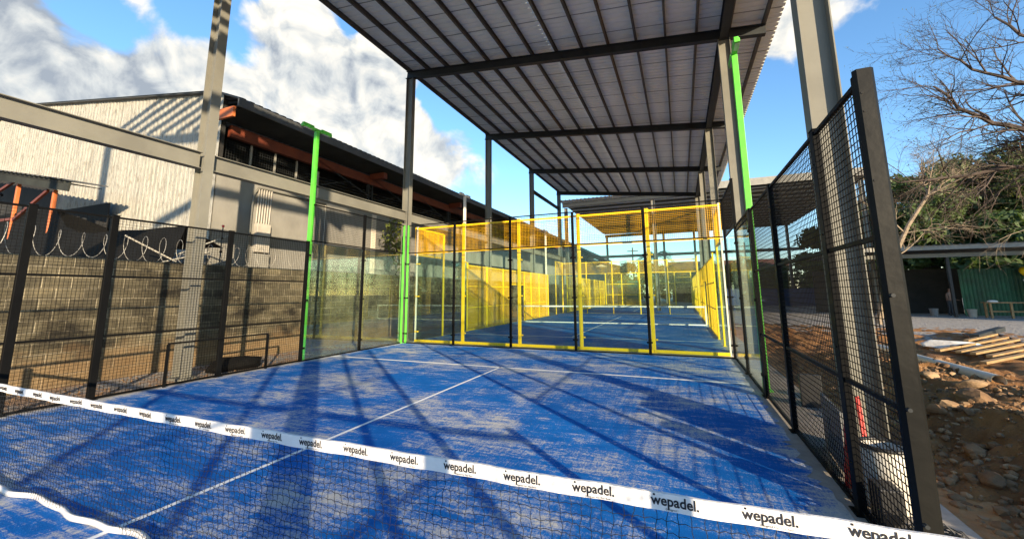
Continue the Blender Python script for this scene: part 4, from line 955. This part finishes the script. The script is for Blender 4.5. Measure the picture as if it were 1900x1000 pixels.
b_.tube([B0, B0+Vector((-.2,0,2.2)), B0+Vector((-.5,0,3.9))], [.34, .27, .22], 10, False)
limbs = [([(21.3,14.2,3.9),(19.6,14.0,5.35),(18.1,14.0,6.05),(17.0,13.9,6.75),(16.3,13.8,7.7)], .13),
         ([(21.3,14.2,3.9),(20.6,14.4,6.5),(19.4,14.6,8.6),(18.3,14.5,9.9)], .13),
         ([(21.3,14.2,3.9),(19.5,14.4,4.9),(18.0,14.4,5.1),(16.6,14.3,4.95),(15.3,14.1,4.9)], .10),
         ([(20.6,14.4,6.5),(19.0,14.2,7.3),(17.6,14.0,7.9),(16.6,13.9,8.9)], .09)]
for pts, r in limbs:
    n_ = len(pts); pts = [Vector(q) for q in pts]; fine = []
    for i in range(n_-1):
        for k in range(4): fine.append(pts[i].lerp(pts[i+1], k/4)+Vector((rn.uniform(-.05,.05), rn.uniform(-.05,.05), rn.uniform(-.05,.05))))
    fine.append(pts[-1]); rs = [r*(1-.80*i/(len(fine)-1)) for i in range(len(fine))]
    b_.tube(fine, rs, 7, False)
    for i in range(4, len(fine)):
        for _ in range(2):
            d = (fine[i]-fine[i-1]).normalized(); ax = d.orthogonal().normalized(); ax.rotate(Matrix.Rotation(rn.random()*6.28, 3, d))
            if rn.random() < .8: grow(b_, lf, fine[i], d*.9+ax*.8, rn.uniform(1.0, 1.9), max(.012, rs[i]*.5), 2, rn, .05, 4, .35)
b_.build('branches', 'bark', bt); lf.build('leaves', 'twigleaf', bt)
t2 = thing('bare_tree', (17.7, 24, 0), 'small bare tree with a pale leaning trunk in front of the dark trees', 'tree')
b_ = MB(); b_.tube([(17.7,24,0),(18.3,24,2.5),(19.4,24,4.8),(20.3,24,6.2)], [.14,.12,.09,.07], 8, False); rn = random.Random(4)
for d in ((.3,0,1.0),(.8,.2,.9),(-.2,.1,1),(.9,-.2,.5)): grow(b_, None, Vector((20.3,24,6.2)), Vector(d), 1.9, .045, 3, rn, 0, 4)
for z, d in ((3.2,(1,0,.55)), (4.4,(-.7,0,.8)), (4.4,(1,-.3,.2))): grow(b_, None, Vector((18.3+(z-2.5)*.48,24,z)), Vector(d), 2.3, .035, 2, rn, .05, 4)
b_.build('branches', 'barkpale', t2)
# low bare scrub in front of the dark crowns
t3 = thing('bare_tree', (25.5, 26, 0), 'brown leafless tangle of low branches before the dark crowns at the right', 'tree')
b_ = MB(); rn = random.Random(9); b_.tube([(26.5,26,0),(26.2,26,3.0),(25.6,26,4.8)], [.10,.08,.05], 8, False)
for q in range(3): grow(b_, None, Vector((25.6+rn.uniform(-.3,.6),26,4.6+rn.random()*.8)), Vector((rn.uniform(-1,.5), rn.uniform(-.5,.3), rn.uniform(-.2,.7))), rn.uniform(2.0, 3.0), .024, 2, rn, .10, 4)
b_.build('branches', 'barkpale', t3)

for a in [((42,18.8,0),12.5,5.2,'leafy tree standing right of the shed beyond the picture edge',30,'leaf',11),((48.5,14.5,0),14.0,6.0,'second leafy tree standing right of the shed beyond the picture edge',30,'leaf2',12),((39,22.5,0),9.5,4.2,'smaller leafy tree right of the site beyond the picture edge',24,'leaf',13)]:  # trees out of view, added only to cast shade on the shed
    tree(*a, per=480, size=.34, group='unseen trees added to shade the shed')
# far vegetation and houses behind the courts
for i, (x, y, r, h, lf_, lab) in enumerate([(2.0,64,4.2,6.0,'leaf2','olive tree behind the farthest court, left of the palm'), (7.0,66,4.0,5.2,'leaf','dark tree behind the farthest court below the palm'), (12.0,68,4.0,4.6,'leaf2','low green tree behind the farthest court, right of the palm'),
        (18.0,64,4.5,5.0,'leaf2','green tree seen through the right mesh fence behind the blue hoarding'), (23.5,66,4.5,6.0,'leaf','dark tree beyond the right canopy column')]):
    tree((x, y, 0), h, r, lab, 18, lf_, 40+i, 260, .22, 'trees far behind the courts', .1)
pm = thing('palm_tree', (5.3, 66, 0), 'palm tree with drooping fronds behind the farthest court', 'palm tree')
b_ = MB(); b_.tube([(5.3,66,0),(5.2,66,4),(5.3,66,7.0)], [.3,.22,.2], 8); b_.build('trunk', 'bark', pm)
b_ = MB(); rn = random.Random(2)
for q in range(26):
    a = rn.random()*6.28; el = rn.uniform(-.3, 1.2); ln = rn.uniform(2.6, 3.6); p_ = Vector((5.3,66,7.1)); prev = p_
    for k in range(1, 9):
        f = k/8; cur = p_+Vector((math.cos(a)*ln*f*math.cos(el*.6), math.sin(a)*ln*f*math.cos(el*.6), ln*(math.sin(el)*f-.75*f*f)))
        b_.bar(prev, cur, .04, .03); d = (cur-prev).normalized(); s_v = d.cross(Vector((0,0,1))).normalized()
        for sg in (-1, 1):
            for u in (.25, .75):
                q0 = prev.lerp(cur, u); tip = q0+s_v*sg*.55*(1-.6*f)+d*.25-Vector((0,0,.28)); b_.add([q0-d*.05, q0+d*.05, tip], [(0,1,2)])
        prev = cur
b_.build('fronds', 'frond', pm)
hs_ = thing('house', (-4, 76, 0), 'cream house with sloping roof beyond the farthest court at the left', 'house')
b_ = MB(); b_.box(-12, -.6, 74, 82, -.03, 6.2); b_.build('wall', 'house', hs_)
b_ = MB(); b_.add([(-12.6,73.4,9.6),(.2,73.4,5.9),(.2,82.6,5.9),(-12.6,82.6,9.6),(-12.6,73.4,9.35),(.2,73.4,5.65),(.2,82.6,5.65),(-12.6,82.6,9.35)], [(0,1,2,3),(4,7,6,5),(0,4,5,1),(1,5,6,2),(2,6,7,3),(3,7,4,0)]); b_.build('roof', 'tile', hs_)
b_ = MB(); b_.add([(-12,74,6.2),(-.6,74,6.2),(-12,74,9.2)], [(0,1,2)]); b_.build('gable', 'house', hs_)
for x in (-3.2, -6.0):
    b_ = MB(); b_.box(x, x+1.1, 73.9, 74.02, 3.6, 4.9); b_.build('window', 'void', hs_)
h2 = thing('house', (13, 72, 0), 'long low building with brown tiled roof behind the farthest court at the right', 'house')
b_ = MB(); b_.box(7.5, 24, 71, 78, -.03, 5.2); b_.build('wall', 'soffit', h2)
b_ = MB(); b_.add([(7,70.3,5.2),(24.5,70.3,5.2),(24.5,74.5,6.7),(7,74.5,6.7),(24.5,78.6,5.2),(7,78.6,5.2)], [(0,1,2,3),(3,2,4,5),(0,3,5),(1,4,2)]); b_.build('roof', 'tile', h2)
b_ = MB(); b_.box(10.8, 30, 52.8, 52.9, -.03, 1.9); tag(b_.build('hoarding', 'bluewall'), 'dark blue site hoarding beyond the right mesh fence', 'hoarding')
b_ = MB(); b_.box(.9, 3.6, 55, 55.1, 0, 3.1); tag(b_.build('screen', 'teal'), 'dark green sheeted screen behind the farthest court', 'screen')
up_ = thing('utility_pole', (1.4, 72, 0), 'thin utility pole with crossarm left of the palm', 'utility pole')
b_ = MB(); b_.tube([(1.4,72,0),(1.4,72,9.3)], .12, 8); b_.build('pole', 'bark', up_)
b_ = MB(); b_.box(.5, 2.3, 71.9, 72.1, 8.6, 8.75); b_.build('crossarm', 'bark', up_)
b_ = MB(); leafcloud(b_, (-3.2, 13.6, 4.2), (.5, .8, 1.3), 500, .10, 55); t_ = thing('climbing_plant', (-3.2, 13.6, 0), 'leafy plant growing up beside the warehouse wall near the green corner post', 'plant'); b_.build('foliage', 'leaf3', t_)
b_ = MB(); b_.tube([(-3.2,13.6,0),(-3.25,13.7,2.4),(-3.2,13.6,4.2)], [.06,.05,.03], 6); b_.build('stem', 'bark', t_)
